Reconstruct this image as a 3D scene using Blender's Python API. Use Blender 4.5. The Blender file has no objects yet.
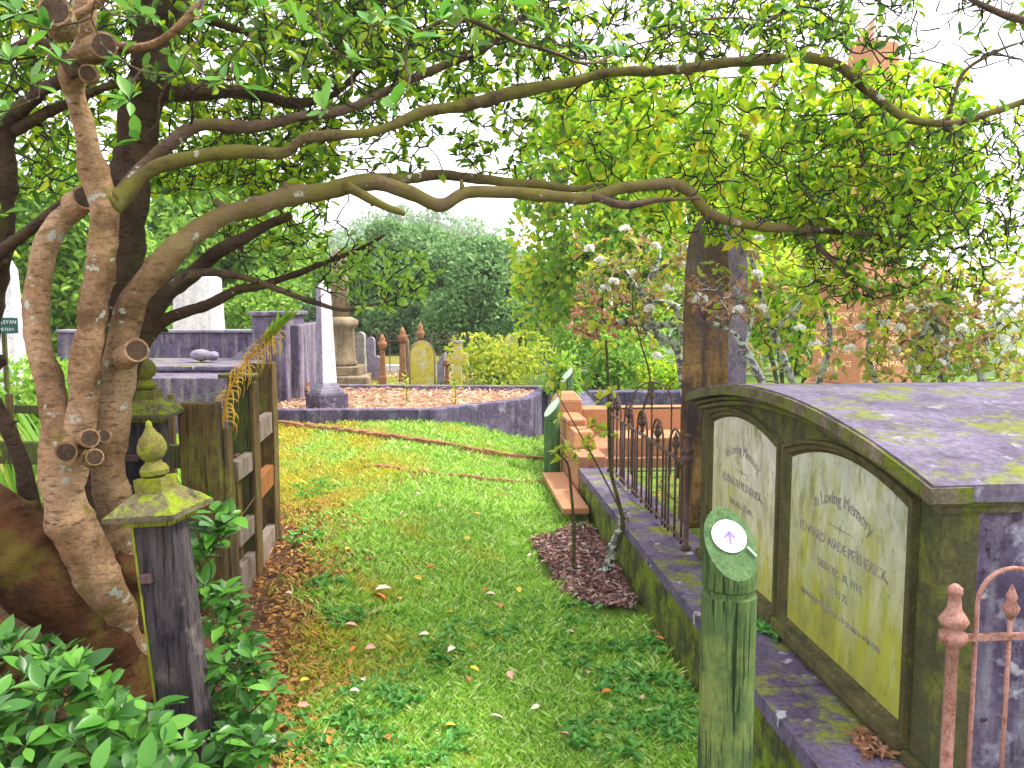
import bpy, math, random
import numpy as np
from mathutils import Vector, Matrix, noise as mnoise
random.seed(7); RNG = np.random.default_rng(11)
SC = bpy.context.scene; COL = SC.collection
R = math.radians
PI = math.pi

# ------------------------------------------------------------ frames
PH = R(5.6); F = 850.0
CAM = np.array([0, 0, 1.6])
FW = np.array([0, math.cos(PH), -math.sin(PH)]); UP = np.array([0, math.sin(PH), math.cos(PH)]); RT = np.array([1., 0, 0])
TH = R(4.5)
U = np.array([-math.sin(TH), math.cos(TH), 0.]); V = np.array([math.cos(TH), math.sin(TH), 0.]); ZV = np.array([0, 0, 1.])
def K(X, t, z): return X*V + t*U + z*ZV          # kerb frame
def ray(px, py): return RT*(px-512)/F + FW + UP*(384-py)/F
def P(px, py, Y):
    d = ray(px, py); return CAM + d*(Y/d[1])
def sst(a, b, x):
    t = np.clip((x-a)/(b-a), 0, 1); return t*t*(3-2*t)
def h(x, y):                                       # height of the ground
    S = .12 + .88*(1-sst(-.9, .7, x))
    z = .112*np.clip(y-3.4, 0, 4.55)*S
    z = z*(1-sst(16, 26, y)) - 5*sst(17, 40, y)
    lat = x*V[0] + y*V[1]; al = x*U[0] + y*U[1]
    z = z + .27*sst(1.06, 1.2, lat)*(1-sst(7.1, 7.4, al))
    z = z + .035*np.exp(-((x+1.0)/.3)**2)*sst(2.5, 3.5, y)*(1-sst(6, 7, y))
    return z
def G(px, py):
    d = ray(px, py); l = .5
    while l < 60:
        p = CAM + d*l
        if p[2] <= float(h(p[0], p[1])): return p
        l += .01
    return CAM + d*l
def nz(x, y, s, k=0): return mnoise.noise(Vector((x*s+k*7.3, y*s-k*3.1, k*1.7)))

# ------------------------------------------------------------ materials
def rgb(c): return (c[0], c[1], c[2], 1)
class NT:
    def __init__(s, name):
        s.m = bpy.data.materials.new(name); s.m.use_nodes = True
        s.t = s.m.node_tree; s.t.nodes.clear(); s.out = s.n('ShaderNodeOutputMaterial')
        s.geo = s.n('ShaderNodeNewGeometry')
    def n(s, k, **kw):
        o = s.t.nodes.new(k)
        for a, b in kw.items(): setattr(o, a, b)
        return o
    def l(s, a, b): s.t.links.new(a, b)
    def setv(s, sock, v):
        if isinstance(v, bpy.types.NodeSocket): s.l(v, sock)
        elif isinstance(v, (tuple, list)) and sock.type == 'RGBA': sock.default_value = rgb(v)
        else: sock.default_value = v
    def noise(s, scale=5, detail=5, rough=.6, stretch=(1, 1, 1), off=0, dist=0):
        mp = s.n('ShaderNodeMapping'); s.l(s.geo.outputs['Position'], mp.inputs[0])
        mp.inputs['Scale'].default_value = stretch; mp.inputs['Location'].default_value = (off, off*.7, off*1.3)
        q = s.n('ShaderNodeTexNoise'); s.l(mp.outputs[0], q.inputs['Vector'])
        q.inputs['Scale'].default_value = scale; q.inputs['Detail'].default_value = detail; q.inputs['Roughness'].default_value = rough
        q.inputs['Distortion'].default_value = dist
        return q.outputs['Fac']
    def ramp(s, fac, stops):
        q = s.n('ShaderNodeValToRGB'); s.l(fac, q.inputs[0]); e = q.color_ramp.elements
        while len(e) < len(stops): e.new(.5)
        for i, (p, c) in enumerate(stops):
            e[i].position = p; e[i].color = rgb(c) if isinstance(c, (tuple, list)) else (c, c, c, 1)
        return q.outputs['Color']
    def step(s, fac, a, b): return s.ramp(fac, [(a, 0), (b, 1)])
    def mix(s, f, a, b, mode='MIX'):
        q = s.n('ShaderNodeMix', data_type='RGBA', blend_type=mode)
        s.setv(q.inputs[0], f); s.setv(q.inputs[6], a); s.setv(q.inputs[7], b); return q.outputs[2]
    def math(s, op, a, b=0.):
        q = s.n('ShaderNodeMath', operation=op); s.setv(q.inputs[0], a); s.setv(q.inputs[1], b); q.use_clamp = False; return q.outputs[0]
    def sep(s, sock): q = s.n('ShaderNodeSeparateXYZ'); s.l(sock, q.inputs[0]); return q.outputs
    def up(s, a=.3, b=.8): return s.step(s.sep(s.geo.outputs['Normal'])[2], a, b)
    def zgrad(s, a, b):
        q = s.n('ShaderNodeMapRange'); s.l(s.sep(s.geo.outputs['Position'])[2], q.inputs[0]); q.inputs[1].default_value = a; q.inputs[2].default_value = b
        return q.outputs[0]
    def bsdf(s, col, rough=.8, bump=None, bs=.3, bd=.01, metal=0., spec=.14):
        b = s.n('ShaderNodeBsdfPrincipled'); s.setv(b.inputs['Base Color'], col); s.setv(b.inputs['Roughness'], rough)
        b.inputs['Metallic'].default_value = metal; b.inputs['Specular IOR Level'].default_value = spec
        if bump is not None:
            q = s.n('ShaderNodeBump'); q.inputs['Strength'].default_value = bs; q.inputs['Distance'].default_value = bd
            s.l(bump, q.inputs['Height']); s.l(q.outputs[0], b.inputs['Normal'])
        return b
    def done(s, b): s.l(b.outputs[0], s.out.inputs['Surface']); return s.m

def stone(name, c1, c2, c3=None, scale=4, moss=None, moss_amt=.5, streak=None, rough=.85, bump=.5, upmoss=True, off=0, spots=None, zg=None, bd=.008):
    s = NT(name)
    col = s.mix(s.step(s.noise(scale, 7, .65, off=off), .35, .65), c1, c2)
    if c3: col = s.mix(s.step(s.noise(scale*3, 6, .7, off=off+3), .5, .68), col, c3)
    if streak: col = s.mix(s.step(s.noise(6, 5, .6, (2.2, 2.2, .25), off=off+9), .48, .66), col, streak)
    if spots: col = s.mix(s.step(s.noise(14, 4, .6, off=off+20), .62, .68), col, spots)
    if zg: col = s.mix(s.math('MULTIPLY', s.zgrad(zg[0], zg[1]), s.step(s.noise(5, 5, .6, (2.5, 2.5, .4), off=4), .3, .6)), col, zg[2])
    if moss:
        f = s.step(s.noise(scale*1.6, 8, .7, off=off+5), .62-.28*moss_amt, .72-.25*moss_amt)
        if upmoss: f = s.math('MULTIPLY', f, s.up(.1, .6))
        col = s.mix(f, col, moss)
    fine = s.noise(scale*14, 6, .7, off=off)
    col = s.mix(.62, col, s.ramp(fine, [(.3, .18), (.62, 1.)]), 'MULTIPLY')
    col = s.mix(s.step(s.noise(scale*6, 7, .75, off=off+31), .60, .72), col, tuple(x*.42 for x in c1))
    return s.done(s.bsdf(col, rough, s.noise(scale*7, 10, .78, off=off+1), min(1., bump*1.5), bd))

def leafmat(name, cols, trans=.4, rough=.45, clump=2.5, spec=.4, clumpcols=None):
    s = NT(name)
    st = [(i/max(1, len(cols)-1), c) for i, c in enumerate(cols)]
    col = s.ramp(s.geo.outputs['Random Per Island'], st)
    if clumpcols: col = s.mix(s.step(s.noise(clump, 3, .5), .45, .6), col, s.ramp(s.geo.outputs['Random Per Island'], [(0, clumpcols[0]), (1, clumpcols[-1])]))
    b = s.bsdf(col, rough, spec=spec)
    t = s.n('ShaderNodeBsdfTranslucent'); s.l(s.mix(.5, col, (.9, 1, .25), 'MULTIPLY') if False else col, t.inputs[0])
    m = s.n('ShaderNodeMixShader'); m.inputs[0].default_value = trans
    s.l(b.outputs[0], m.inputs[1]); s.l(t.outputs[0], m.inputs[2]); return s.done(m)

def wood(name, c1, c2, moss=(.12, .16, .02), mo=.4, dark=None):
    s = NT(name)
    col = s.mix(s.step(s.noise(9, 7, .7, (3, 3, .3)), .35, .65), c1, c2)
    if dark: col = s.mix(s.step(s.noise(3, 6, .7, (2, 2, .6), off=8), .5, .62), col, dark)
    col = s.mix(s.step(s.noise(4, 8, .7, off=2), .62-.25*mo, .74-.25*mo), col, moss)
    col = s.mix(s.step(s.noise(40, 4, .6, (3, 3, .12)), .54, .64), col, tuple(x*.3 for x in c1))
    col = s.mix(.6, col, s.ramp(s.noise(60, 6, .75, (2, 2, .5)), [(.3, .3), (.6, 1.)]), 'MULTIPLY')
    return s.done(s.bsdf(col, .85, s.noise(30, 8, .7, (3, 3, .2)), .7, .01))

def bark(name, c1, c2, lich=(.45, .46, .38), moss=(.16, .15, .03), ma=.5, la=.65, scale=1., zm=None):
    s = NT(name)
    col = s.mix(s.step(s.noise(5*scale, 6, .65), .35, .62), c1, c2)
    col = s.mix(s.step(s.noise(3.5*scale, 7, .7, off=33), .5, .66), col, tuple(x*.5 for x in c1))
    col = s.mix(s.step(s.noise(28*scale, 6, .7, (.7, .7, 2.4), off=2), .52, .66), col, tuple(x*.32 for x in c1))
    col = s.mix(.6, col, s.ramp(s.noise(70*scale, 6, .75), [(.3, .3), (.6, 1.)]), 'MULTIPLY')
    f = s.math('MULTIPLY', s.step(s.noise(6*scale, 7, .7, off=5), .62-.28*ma, .72-.2*ma), 1.)
    if zm: col = s.mix(s.zgrad(*zm), col, s.mix(s.step(s.noise(9, 7, .7, off=41), .35, .62), (.115, .075, .038), (.20, .145, .075)))
    if zm: f = s.math('MULTIPLY', f, s.zgrad(*zm))
    col = s.mix(f, col, moss)
    col = s.mix(s.step(s.noise(13*scale, 5, .55, (1, 1, 1.2), off=9), la, la+.03), col, lich)
    return s.done(s.bsdf(col, .8, s.noise(26*scale, 10, .8, (1, 1, 1.8)), 1., .022))

M = {}
M['marble'] = None
def panelmat(name, white, algae, g0, g1, off):
    s = NT(name)
    base = s.mix(s.step(s.noise(6, 7, .7, (1.5, 1.5, .8), off=off), .35, .65), white, tuple(x*.6 for x in white))
    st = s.step(s.noise(5, 7, .65, (2., 2., .6), off=off+4, dist=.5), .48, .66)
    g = s.zgrad(g1, g0)
    f = s.math('ADD', s.math('MULTIPLY', st, .62), s.math('MULTIPLY', g, s.math('ADD', .35, s.math('MULTIPLY', s.noise(7, 6, .7, (1.6, 1.6, .7), off=off+2), 1.1))))
    fm = s.n('ShaderNodeClamp'); s.l(f, fm.inputs[0]); fm.inputs[2].default_value = .93
    col = s.mix(fm.outputs[0], base, s.mix(s.step(s.noise(9, 6, .7, (1.5, 1.5, .5), off=off), .4, .7), algae, (.21, .21, .035)))
    col = s.mix(s.step(s.noise(30, 6, .7, (1, 1, .6), off=off), .58, .75), col, (.10, .095, .045))
    col = s.mix(s.step(s.noise(9, 8, .78, (1.3, 1.3, .5), off=off+13), .5, .68), col, (.15, .15, .045))
    return s.done(s.bsdf(col, .62, s.noise(60, 6, .6), .15, .004))
M['panel_a'] = panelmat('weathered_marble_algae', (.52, .53, .42), (.30, .30, .02), .48, 1.0, 3)
M['panel_b'] = panelmat('weathered_marble_pale', (.66, .60, .54), (.40, .38, .06), .38, .95, 8)
M['letters'] = stone('letter_lead', (.17, .16, .18), (.38, .37, .31), rough=.7)
M['tomb_front'] = stone('algae_concrete', (.065, .062, .03), (.115, .105, .05), (.07, .075, .035), 5, (.13, .14, .03), .5, streak=(.06, .07, .03), upmoss=False, off=1)
M['tomb_frame'] = stone('algae_concrete_frame', (.085, .07, .03), (.15, .12, .055), (.07, .065, .03), 9, (.10, .12, .02), .35, streak=(.045, .05, .02), upmoss=False, off=4)
M['tomb_end'] = stone('stained_render', (.035, .022, .05), (.14, .105, .19), (.42, .38, .50), 2.6, (.05, .07, .03), .15, streak=(.23, .21, .27), spots=(.42, .40, .46), upmoss=False, off=6, bump=.7)
M['tomb_roof'] = stone('lichened_roof', (.10, .08, .125), (.195, .165, .235), (.09, .075, .11), 3, (.17, .20, .03), .40, spots=(.30, .28, .34), off=2, bump=.9)
M['cornice'] = stone('mossy_cornice', (.12, .095, .065), (.21, .17, .12), (.05, .04, .025), 7, (.13, .16, .015), .55, upmoss=False, off=12, streak=(.08, .08, .03))
M['kerb'] = stone('purple_concrete', (.095, .07, .12), (.20, .16, .25), (.06, .05, .08), 4, (.20, .23, .03), .45, off=15, spots=(.42, .41, .46))
M['kerb_side'] = stone('algae_kerb_side', (.05, .06, .02), (.13, .15, .035), (.03, .03, .02), 4, (.17, .23, .015), .6, streak=(.04, .04, .03), upmoss=False, off=17)
M['wall_purple'] = stone('purple_wall', (.07, .055, .10), (.14, .115, .19), (.28, .26, .32), 3, None, streak=(.06, .05, .08), off=21)
M['vault'] = stone('vault_render', (.085, .065, .115), (.16, .13, .20), (.05, .045, .06), 3, (.2, .2, .06), .2, streak=(.26, .23, .24), off=25)
M['white_stone'] = stone('white_marble', (.72, .70, .74), (.82, .80, .82), (.5, .47, .5), 4, streak=(.60, .56, .62), off=30)
M['dark_marble'] = stone('dark_plinth', (.06, .05, .08), (.11, .09, .14), (.3, .28, .34), 5, off=33, rough=.5)
M['sandstone'] = stone('brown_sandstone', (.24, .18, .11), (.36, .28, .18), (.12, .10, .07), 4, (.2, .2, .05), .3, streak=(.16, .12, .08), off=36)
M['yellow_stone'] = stone('lichen_yellow_stone', (.46, .40, .035), (.55, .48, .09), (.30, .28, .05), 6, (.5, .46, .3), .4, upmoss=False, off=40)
M['terracotta'] = stone('terracotta', (.26, .12, .06), (.35, .17, .08), (.13, .07, .04), 6, off=43)
M['purple_stone'] = stone('purple_headstone', (.22, .19, .26), (.33, .30, .37), (.13, .11, .16), 6, (.24, .24, .1), .3, off=44)
M['grey_stone'] = stone('grey_headstone', (.26, .24, .24), (.38, .36, .34), (.13, .12, .12), 6, (.24, .24, .1), .4, off=46)
M['granite'] = stone('pink_granite', (.46, .20, .09), (.55, .28, .15), (.28, .12, .07), 30, rough=.35, bump=.05, off=47)
M['granite_dull'] = stone('weathered_granite', (.40, .17, .09), (.52, .25, .16), (.22, .10, .06), 12, (.22, .22, .05), .35, rough=.4, bump=.1, off=49)
M['slab_front'] = stone('rust_streaked_stone', (.17, .09, .03), (.36, .22, .08), (.07, .045, .025), 3, streak=(.045, .035, .04), zg=(1.2, 1.75, (.15, .12, .15)), off=52)
M['slab_side'] = stone('lit_side_stone', (.20, .16, .23), (.32, .27, .37), (.12, .09, .12), 4, streak=(.22, .16, .16), off=55, zg=(1.2, .6, (.17, .10, .04)))  # paler than the face: light on the slab's right side painted into the colour
M['mossy_stone'] = stone('mossy_post_stone', (.13, .11, .06), (.20, .16, .09), (.06, .05, .03), 8, (.24, .31, .015), .62, off=58, bump=1., bd=.012)
M['mossy_cap'] = stone('mossy_finial', (.13, .12, .03), (.20, .20, .04), (.17, .09, .05), 9, (.24, .28, .015), .5, upmoss=False, off=61, bump=.9)
M['post_shaft'] = wood('black_stained_timber', (.032, .026, .034), (.085, .07, .07), (.17, .14, .12), .3, (.014, .011, .018))
M['post_edge'] = wood('mossy_timber_edge', (.20, .22, .03), (.28, .30, .03), (.2, .25, .01), .6)
M['fence_wood'] = wood('weathered_fence_timber', (.17, .105, .035), (.10, .07, .03), (.17, .17, .03), .42, (.055, .04, .02))
M['rail_wood'] = wood('bleached_rail_timber', (.30, .25, .2), (.20, .15, .12), (.15, .13, .05), .25, (.1, .07, .06))
M['rail_orange'] = wood('orange_rail_timber', (.34, .13, .035), (.24, .10, .04), (.2, .18, .04), .2)
M['dark_wood'] = wood('dark_green_timber', (.05, .055, .02), (.09, .09, .03), (.09, .12, .02), .5)
M['bollard'] = wood('green_treated_timber', (.055, .10, .032), (.10, .155, .05), (.17, .21, .06), .45, (.025, .05, .02))
M['cut_end'] = stone('bollard_cut_end', (.07, .14, .05), (.12, .20, .08), (.05, .10, .04), 12)
M['cut_pale'] = stone('bollard_cut_pale', (.42, .52, .38), (.52, .6, .48), None, 12)
M['bollard_far'] = wood('green_treated_timber_far', (.06, .13, .045), (.08, .17, .06), (.12, .2, .08), .3)
def plain(name, c, rough=.5, metal=0.):
    s = NT(name); col = s.mix(s.step(s.noise(25, 5, .6), .35, .7), c, tuple(x*.75 for x in c)); return s.done(s.bsdf(col, rough, s.noise(80, 4, .6), .1, .002, metal=metal))
M['white_disc'] = plain('white_marker', (.86, .86, .88), .35)
M['arrow'] = plain('purple_arrow', (.20, .14, .42), .5)
M['iron'] = stone('rusty_iron', (.085, .05, .045), (.16, .095, .08), (.05, .035, .035), 20, rough=.7, bump=.3, off=70)
M['iron_pink'] = stone('pink_rusted_paint', (.36, .17, .14), (.45, .24, .20), (.22, .08, .05), 16, rough=.65, bump=.35, off=72)
M['trunk'] = bark('pink_brown_bark', (.38, .21, .10), (.56, .36, .21), ma=.28, la=.62, moss=(.19, .145, .03))
M['trunk_mossy'] = bark('pink_bark_mossy_above', (.34, .195, .09), (.50, .33, .19), ma=.75, la=.63, moss=(.17, .15, .03), zm=(1.65, 2.0))
M['root'] = bark('red_brown_root', (.10, .04, .015), (.17, .07, .025), ma=.35, la=.70, moss=(.13, .10, .015))
M['trunk_dark'] = bark('dark_bark', (.06, .035, .022), (.10, .06, .035), ma=.35, la=.68, moss=(.085, .075, .015), lich=(.25, .27, .22))
M['branch'] = bark('mossy_branch_bark', (.13, .085, .04), (.20, .14, .07), ma=.62, la=.66, moss=(.17, .155, .03))
M['branch2'] = bark('branch_bark', (.12, .075, .05), (.20, .13, .09), ma=.35, la=.67, moss=(.15, .13, .03))
M['twig'] = bark('twig_bark', (.035, .022, .02), (.07, .045, .038), ma=.25, la=.72, moss=(.12, .11, .03), scale=2)
M['lichen_stem'] = bark('lichen_stem', (.22, .19, .15), (.34, .32, .28), ma=.2, la=.47, lich=(.66, .72, .64), moss=(.35, .38, .2), scale=2)
M['heart'] = stone('cut_heartwood', (.045, .03, .02), (.10, .06, .035), (.02, .014, .01), 30)
M['leaf_near'] = leafmat('near_leaves', [(.06, .19, .03), (.09, .26, .035), (.15, .34, .03), (.10, .22, .05)], .42)
M['leaf_canopy'] = leafmat('canopy_leaves', [(.03, .09, .01), (.08, .20, .012), (.18, .36, .015), (.34, .54, .02), (.52, .58, .02)], .5, .4)
M['leaf_lime'] = leafmat('lime_leaves', [(.06, .16, .012), (.16, .36, .015), (.28, .52, .02), (.40, .62, .03), (.50, .62, .03), (.60, .50, .03)], .6, .4)
M['leaf_shade'] = leafmat('shade_leaves', [(.04, .11, .015), (.08, .20, .02), (.14, .28, .02), (.28, .36, .02)], .5)
M['leaf_laurel'] = leafmat('laurel_leaves', [(.02, .08, .010), (.035, .13, .012), (.06, .20, .018), (.11, .29, .03), (.04, .15, .02)], .3, .38, spec=.4)
M['leaf_back'] = leafmat('far_dark_leaves', [(.08, .18, .05), (.17, .32, .10), (.32, .48, .19)], .35, .6, spec=.2)
M['leaf_mid'] = leafmat('mid_green_leaves', [(.12, .28, .03), (.24, .45, .05), (.40, .58, .09)], .5, .5)
M['leaf_yel'] = leafmat('yellow_green_leaves', [(.22, .34, .02), (.38, .48, .03), (.55, .52, .05), (.16, .3, .03)], .5)
M['leaf_rose'] = leafmat('rose_leaves', [(.16, .33, .03), (.32, .48, .04), (.42, .26, .12), (.5, .4, .1), (.38, .2, .12)], .5)
M['leaf_brown'] = leafmat('withered_leaves', [(.35, .17, .09), (.45, .26, .13), (.28, .12, .07)], .4)
M['petal'] = leafmat('white_petals', [(.85, .85, .82), (.9, .88, .85)], .3)
M['strap'] = leafmat('strap_leaves', [(.10, .30, .02), (.2, .42, .03), (.30, .48, .04)], .5)
M['strap_orange'] = leafmat('withered_strap', [(.62, .36, .03), (.7, .48, .05), (.5, .24, .03)], .4)
M['strap_fresh'] = leafmat('fresh_strap', [(.22, .42, .03), (.38, .55, .05)], .4)
M['clover'] = leafmat('weed_leaves', [(.06, .22, .03), (.10, .32, .05), (.16, .42, .06)], .35)
M['fallen'] = leafmat('fallen_leaves', [(.65, .22, .05), (.6, .45, .08), (.55, .30, .22), (.75, .68, .52), (.45, .14, .05), (.7, .55, .1)], .15, .6)
M['litter'] = leafmat('litter', [(.09, .04, .03), (.20, .08, .06), (.30, .14, .10), (.48, .34, .32), (.05, .025, .03)], .05, .8)
M['litter_org'] = leafmat('orange_litter', [(.26, .11, .03), (.38, .17, .04), (.45, .23, .05), (.18, .08, .03)], .1, .8)
M['straw'] = leafmat('straw_mulch', [(.55, .33, .20), (.66, .45, .3), (.42, .22, .13), (.72, .55, .42)], .1, .8)

def blade_mat():
    s = NT('grass_blades')
    rnd = s.geo.outputs['Random Per Island']
    g = s.ramp(rnd, [(0, (.14, .34, .03)), (.45, (.32, .58, .06)), (.8, (.50, .74, .14)), (1, (.78, .85, .45))])
    y = s.ramp(rnd, [(0, (.30, .38, .03)), (.5, (.58, .56, .05)), (1, (.66, .46, .08))])
    xs = s.sep(s.geo.outputs['Position'])
    mr = s.n('ShaderNodeMapRange'); s.l(xs[0], mr.inputs[0]); mr.inputs[1].default_value = .15; mr.inputs[2].default_value = -1.15
    a = s.math('ADD', s.noise(1.6, 6, .65, off=3), s.math('MULTIPLY', s.math('SUBTRACT', mr.outputs[0], .35), .26))
    a = s.math('ADD', a, s.math('MULTIPLY', s.math('SUBTRACT', s.noise(30, 3, .6, off=8), .5), .35)); col = s.mix(s.step(a, .58, .74), g, y)
    b = s.bsdf(col, .55, spec=.3)
    t = s.n('ShaderNodeBsdfTranslucent'); s.l(col, t.inputs[0]); m = s.n('ShaderNodeMixShader'); m.inputs[0].default_value = .4
    s.l(b.outputs[0], m.inputs[1]); s.l(t.outputs[0], m.inputs[2]); return s.done(m)
M['blade'] = blade_mat()
def ground_mat():
    s = NT('lawn_soil')
    g = s.mix(s.step(s.noise(18, 6, .7), .4, .6), (.10, .19, .025), (.19, .30, .04))
    xs = s.sep(s.geo.outputs['Position'])
    mr = s.n('ShaderNodeMapRange'); s.l(xs[0], mr.inputs[0]); mr.inputs[1].default_value = .15; mr.inputs[2].default_value = -1.15
    a = s.math('ADD', s.noise(1.6, 6, .65, off=3), s.math('MULTIPLY', s.math('SUBTRACT', mr.outputs[0], .35), .26))
    col = s.mix(s.step(a, .52, .66), g, (.24, .19, .03))
    mr2 = s.n('ShaderNodeMapRange'); s.l(s.math('ADD', xs[0], s.math('MULTIPLY', xs[1], .2)), mr2.inputs[0]); mr2.inputs[1].default_value = .1; mr2.inputs[2].default_value = -.45
    mr4 = s.n('ShaderNodeMapRange'); s.l(xs[1], mr4.inputs[0]); mr4.inputs[1].default_value = 6.2; mr4.inputs[2].default_value = 5.0
    a2 = s.math('ADD', s.noise(5, 7, .7, off=9), s.math('MULTIPLY', s.math('MULTIPLY', mr2.outputs[0], mr4.outputs[0]), .4))
    soil = s.mix(s.step(s.noise(14, 7, .7), .4, .65), (.10, .055, .04), (.26, .12, .05))
    col = s.mix(s.step(a2, .68, .8), col, soil)
    mr3 = s.n('ShaderNodeMapRange'); s.l(xs[1], mr3.inputs[0]); mr3.inputs[1].default_value = 15; mr3.inputs[2].default_value = 22
    col = s.mix(mr3.outputs[0], col, (.05, .09, .02))
    col = s.mix(.5, col, s.ramp(s.noise(50, 6, .7), [(.25, .35), (.7, 1.)]), 'MULTIPLY')
    return s.done(s.bsdf(col, .95, s.noise(45, 8, .75), 1., .02))
M['ground'] = ground_mat()
M['soil'] = stone('dark_soil', (.08, .05, .035), (.15, .09, .06), (.04, .03, .02), 10, bump=1., bd=.02)
M['straw_bed'] = stone('straw_bed', (.42, .25, .15), (.55, .36, .24), (.25, .13, .08), 9, bump=1., bd=.03)
M['sign_green'] = plain('green_sign_paint', (.02, .09, .08), .5)
M['sign_text'] = plain('sign_lettering', (.6, .65, .65), .5)
M['gold'] = plain('gilt_letters', (.95, .68, .36), .5)
M['hill'] = stone('hill_scrub', (.05, .09, .03), (.09, .14, .05), (.03, .06, .03), .08, bump=1)
M['stem'] = bark('green_stem', (.10, .10, .04), (.14, .11, .05), ma=.4, la=.68, moss=(.14, .18, .03), scale=2)
M['wire'] = plain('rusty_wire', (.2, .1, .06), .7)

# ------------------------------------------------------------ objects
def tag(o, label=None, cat=None, group=None, kind=None):
    if label: o['label'] = label
    if cat: o['category'] = cat
    if group: o['group'] = group
    if kind: o['kind'] = kind
    return o
def thing(name, label, cat, loc=(0, 0, 0), group=None, rz=0.):
    o = bpy.data.objects.new(name, None); COL.objects.link(o); o.location = [float(a) for a in loc]; o.rotation_euler = (0, 0, rz)
    o.empty_display_size = .1
    return tag(o, label, cat, group)
def wloc(o):
    v = Vector((0, 0, 0))
    while o is not None: v += o.location; o = o.parent
    return v
def link(me, name, mat, parent=None, world=True, smooth=False):
    o = bpy.data.objects.new(name, me); COL.objects.link(o)
    if mat: me.materials.append(mat)
    if parent is not None:
        o.parent = parent
        if world:
            me.transform(Matrix.Translation(-wloc(parent)))
    if smooth: me.polygons.foreach_set('use_smooth', [True]*len(me.polygons))
    return o
class MB:
    def __init__(s): s.v = []; s.f = []
    def add(s, vs, fs):
        n = len(s.v); s.v += [tuple(float(c) for c in v) for v in vs]; s.f += [tuple(i+n for i in f) for f in fs]; return s
    def box(s, c, ax, ay, az, taper=1.):
        # c centre of base face; ax, ay half vectors; az full height vector
        c = np.array(c, float); ax = np.array(ax, float); ay = np.array(ay, float); az = np.array(az, float)
        q = [(-1, -1), (1, -1), (1, 1), (-1, 1)]
        vs = [c+a*ax+b*ay for a, b in q] + [c+az+(a*ax+b*ay)*taper for a, b in q]
        return s.add(vs, [(3, 2, 1, 0), (4, 5, 6, 7), (0, 1, 5, 4), (1, 2, 6, 5), (2, 3, 7, 6), (3, 0, 4, 7)])
    def abox(s, x0, x1, y0, y1, z0, z1, taper=1.):
        return s.box(((x0+x1)/2, (y0+y1)/2, z0), ((x1-x0)/2, 0, 0), (0, (y1-y0)/2, 0), (0, 0, z1-z0), taper)
    def kbox(s, X0, X1, t0, t1, z0, z1, taper=1.):
        return s.box(K((X0+X1)/2, (t0+t1)/2, z0), V*(X1-X0)/2, U*(t1-t0)/2, ZV*(z1-z0), taper)
    def prism(s, poly, ext):
        # poly: list of 3D points (ring), ext vector
        n = len(poly); poly = [np.array(p, float) for p in poly]; ext = np.array(ext, float)
        vs = poly + [p+ext for p in poly]
        fs = [tuple(range(n-1, -1, -1)), tuple(range(n, 2*n))] + [(i, (i+1) % n, n+(i+1) % n, n+i) for i in range(n)]
        return s.add(vs, fs)
    def lathe(s, c, prof, n=16, sq=False, lean=(0, 0)):
        c = np.array(c, float); vs = []; fs = []; z0 = prof[0][1]
        for r, z in prof:
            for k in range(n):
                a = 2*PI*k/n + (PI/4 if n == 4 else 0)
                vs.append(c+np.array([r*math.cos(a)+lean[0]*z, r*math.sin(a)+lean[1]*z, z]))
        for i in range(len(prof)-1):
            for k in range(n):
                fs.append((i*n+k, i*n+(k+1) % n, (i+1)*n+(k+1) % n, (i+1)*n+k))
        fs.append(tuple(range(n-1, -1, -1))); m = (len(prof)-1)*n; fs.append(tuple(m+k for k in range(n)))
        return s.add(vs, fs)
    def tube(s, pts, rad, n=8, lump=0., cap=True):
        pts = [np.array(p, float) for p in pts]; L = len(pts); vs = []; fs = []
        if not hasattr(rad, '__len__'): rad = [rad]*L
        nrm = None
        for i in range(L):
            d = pts[min(i+1, L-1)]-pts[max(i-1, 0)]; d = d/(np.linalg.norm(d)+1e-9)
            if nrm is None:
                nrm = np.cross(d, [0, 0, 1]) if abs(d[2]) < .9 else np.cross(d, [1, 0, 0])
            nrm = nrm-d*np.dot(nrm, d); nrm /= np.linalg.norm(nrm)+1e-9; b = np.cross(d, nrm)
            for k in range(n):
                a = 2*PI*k/n; w = nrm*math.cos(a)+b*math.sin(a); r = rad[i]
                if lump:
                    q = pts[i]+w*r; r *= 1+lump*(mnoise.noise(Vector(q*13))*.5+mnoise.noise(Vector(q*30))*.25+mnoise.noise(Vector(q*5))*.9)
                vs.append(pts[i]+w*r)
        for i in range(L-1):
            for k in range(n): fs.append((i*n+k, i*n+(k+1) % n, (i+1)*n+(k+1) % n, (i+1)*n+k))
        if cap: fs.append(tuple(range(n-1, -1, -1))); fs.append(tuple((L-1)*n+k for k in range(n)))
        return s.add(vs, fs)
    def ball(s, c, r, n=8, m=6, lump=0):
        c = np.array(c, float); rr = np.array(r if hasattr(r, '__len__') else (r, r, r), float); prof = []
        vs = []; fs = []
        for i in range(m+1):
            ph = -PI/2+PI*i/m
            for k in range(n):
                a = 2*PI*k/n; d = np.array([math.cos(ph)*math.cos(a), math.cos(ph)*math.sin(a), math.sin(ph)])
                q = c+d*rr
                if lump: q = c+d*rr*(1+lump*mnoise.noise(Vector(q*20)))
                vs.append(q)
        for i in range(m):
            for k in range(n): fs.append((i*n+k, i*n+(k+1) % n, (i+1)*n+(k+1) % n, (i+1)*n+k))
        return s.add(vs, fs)
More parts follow.
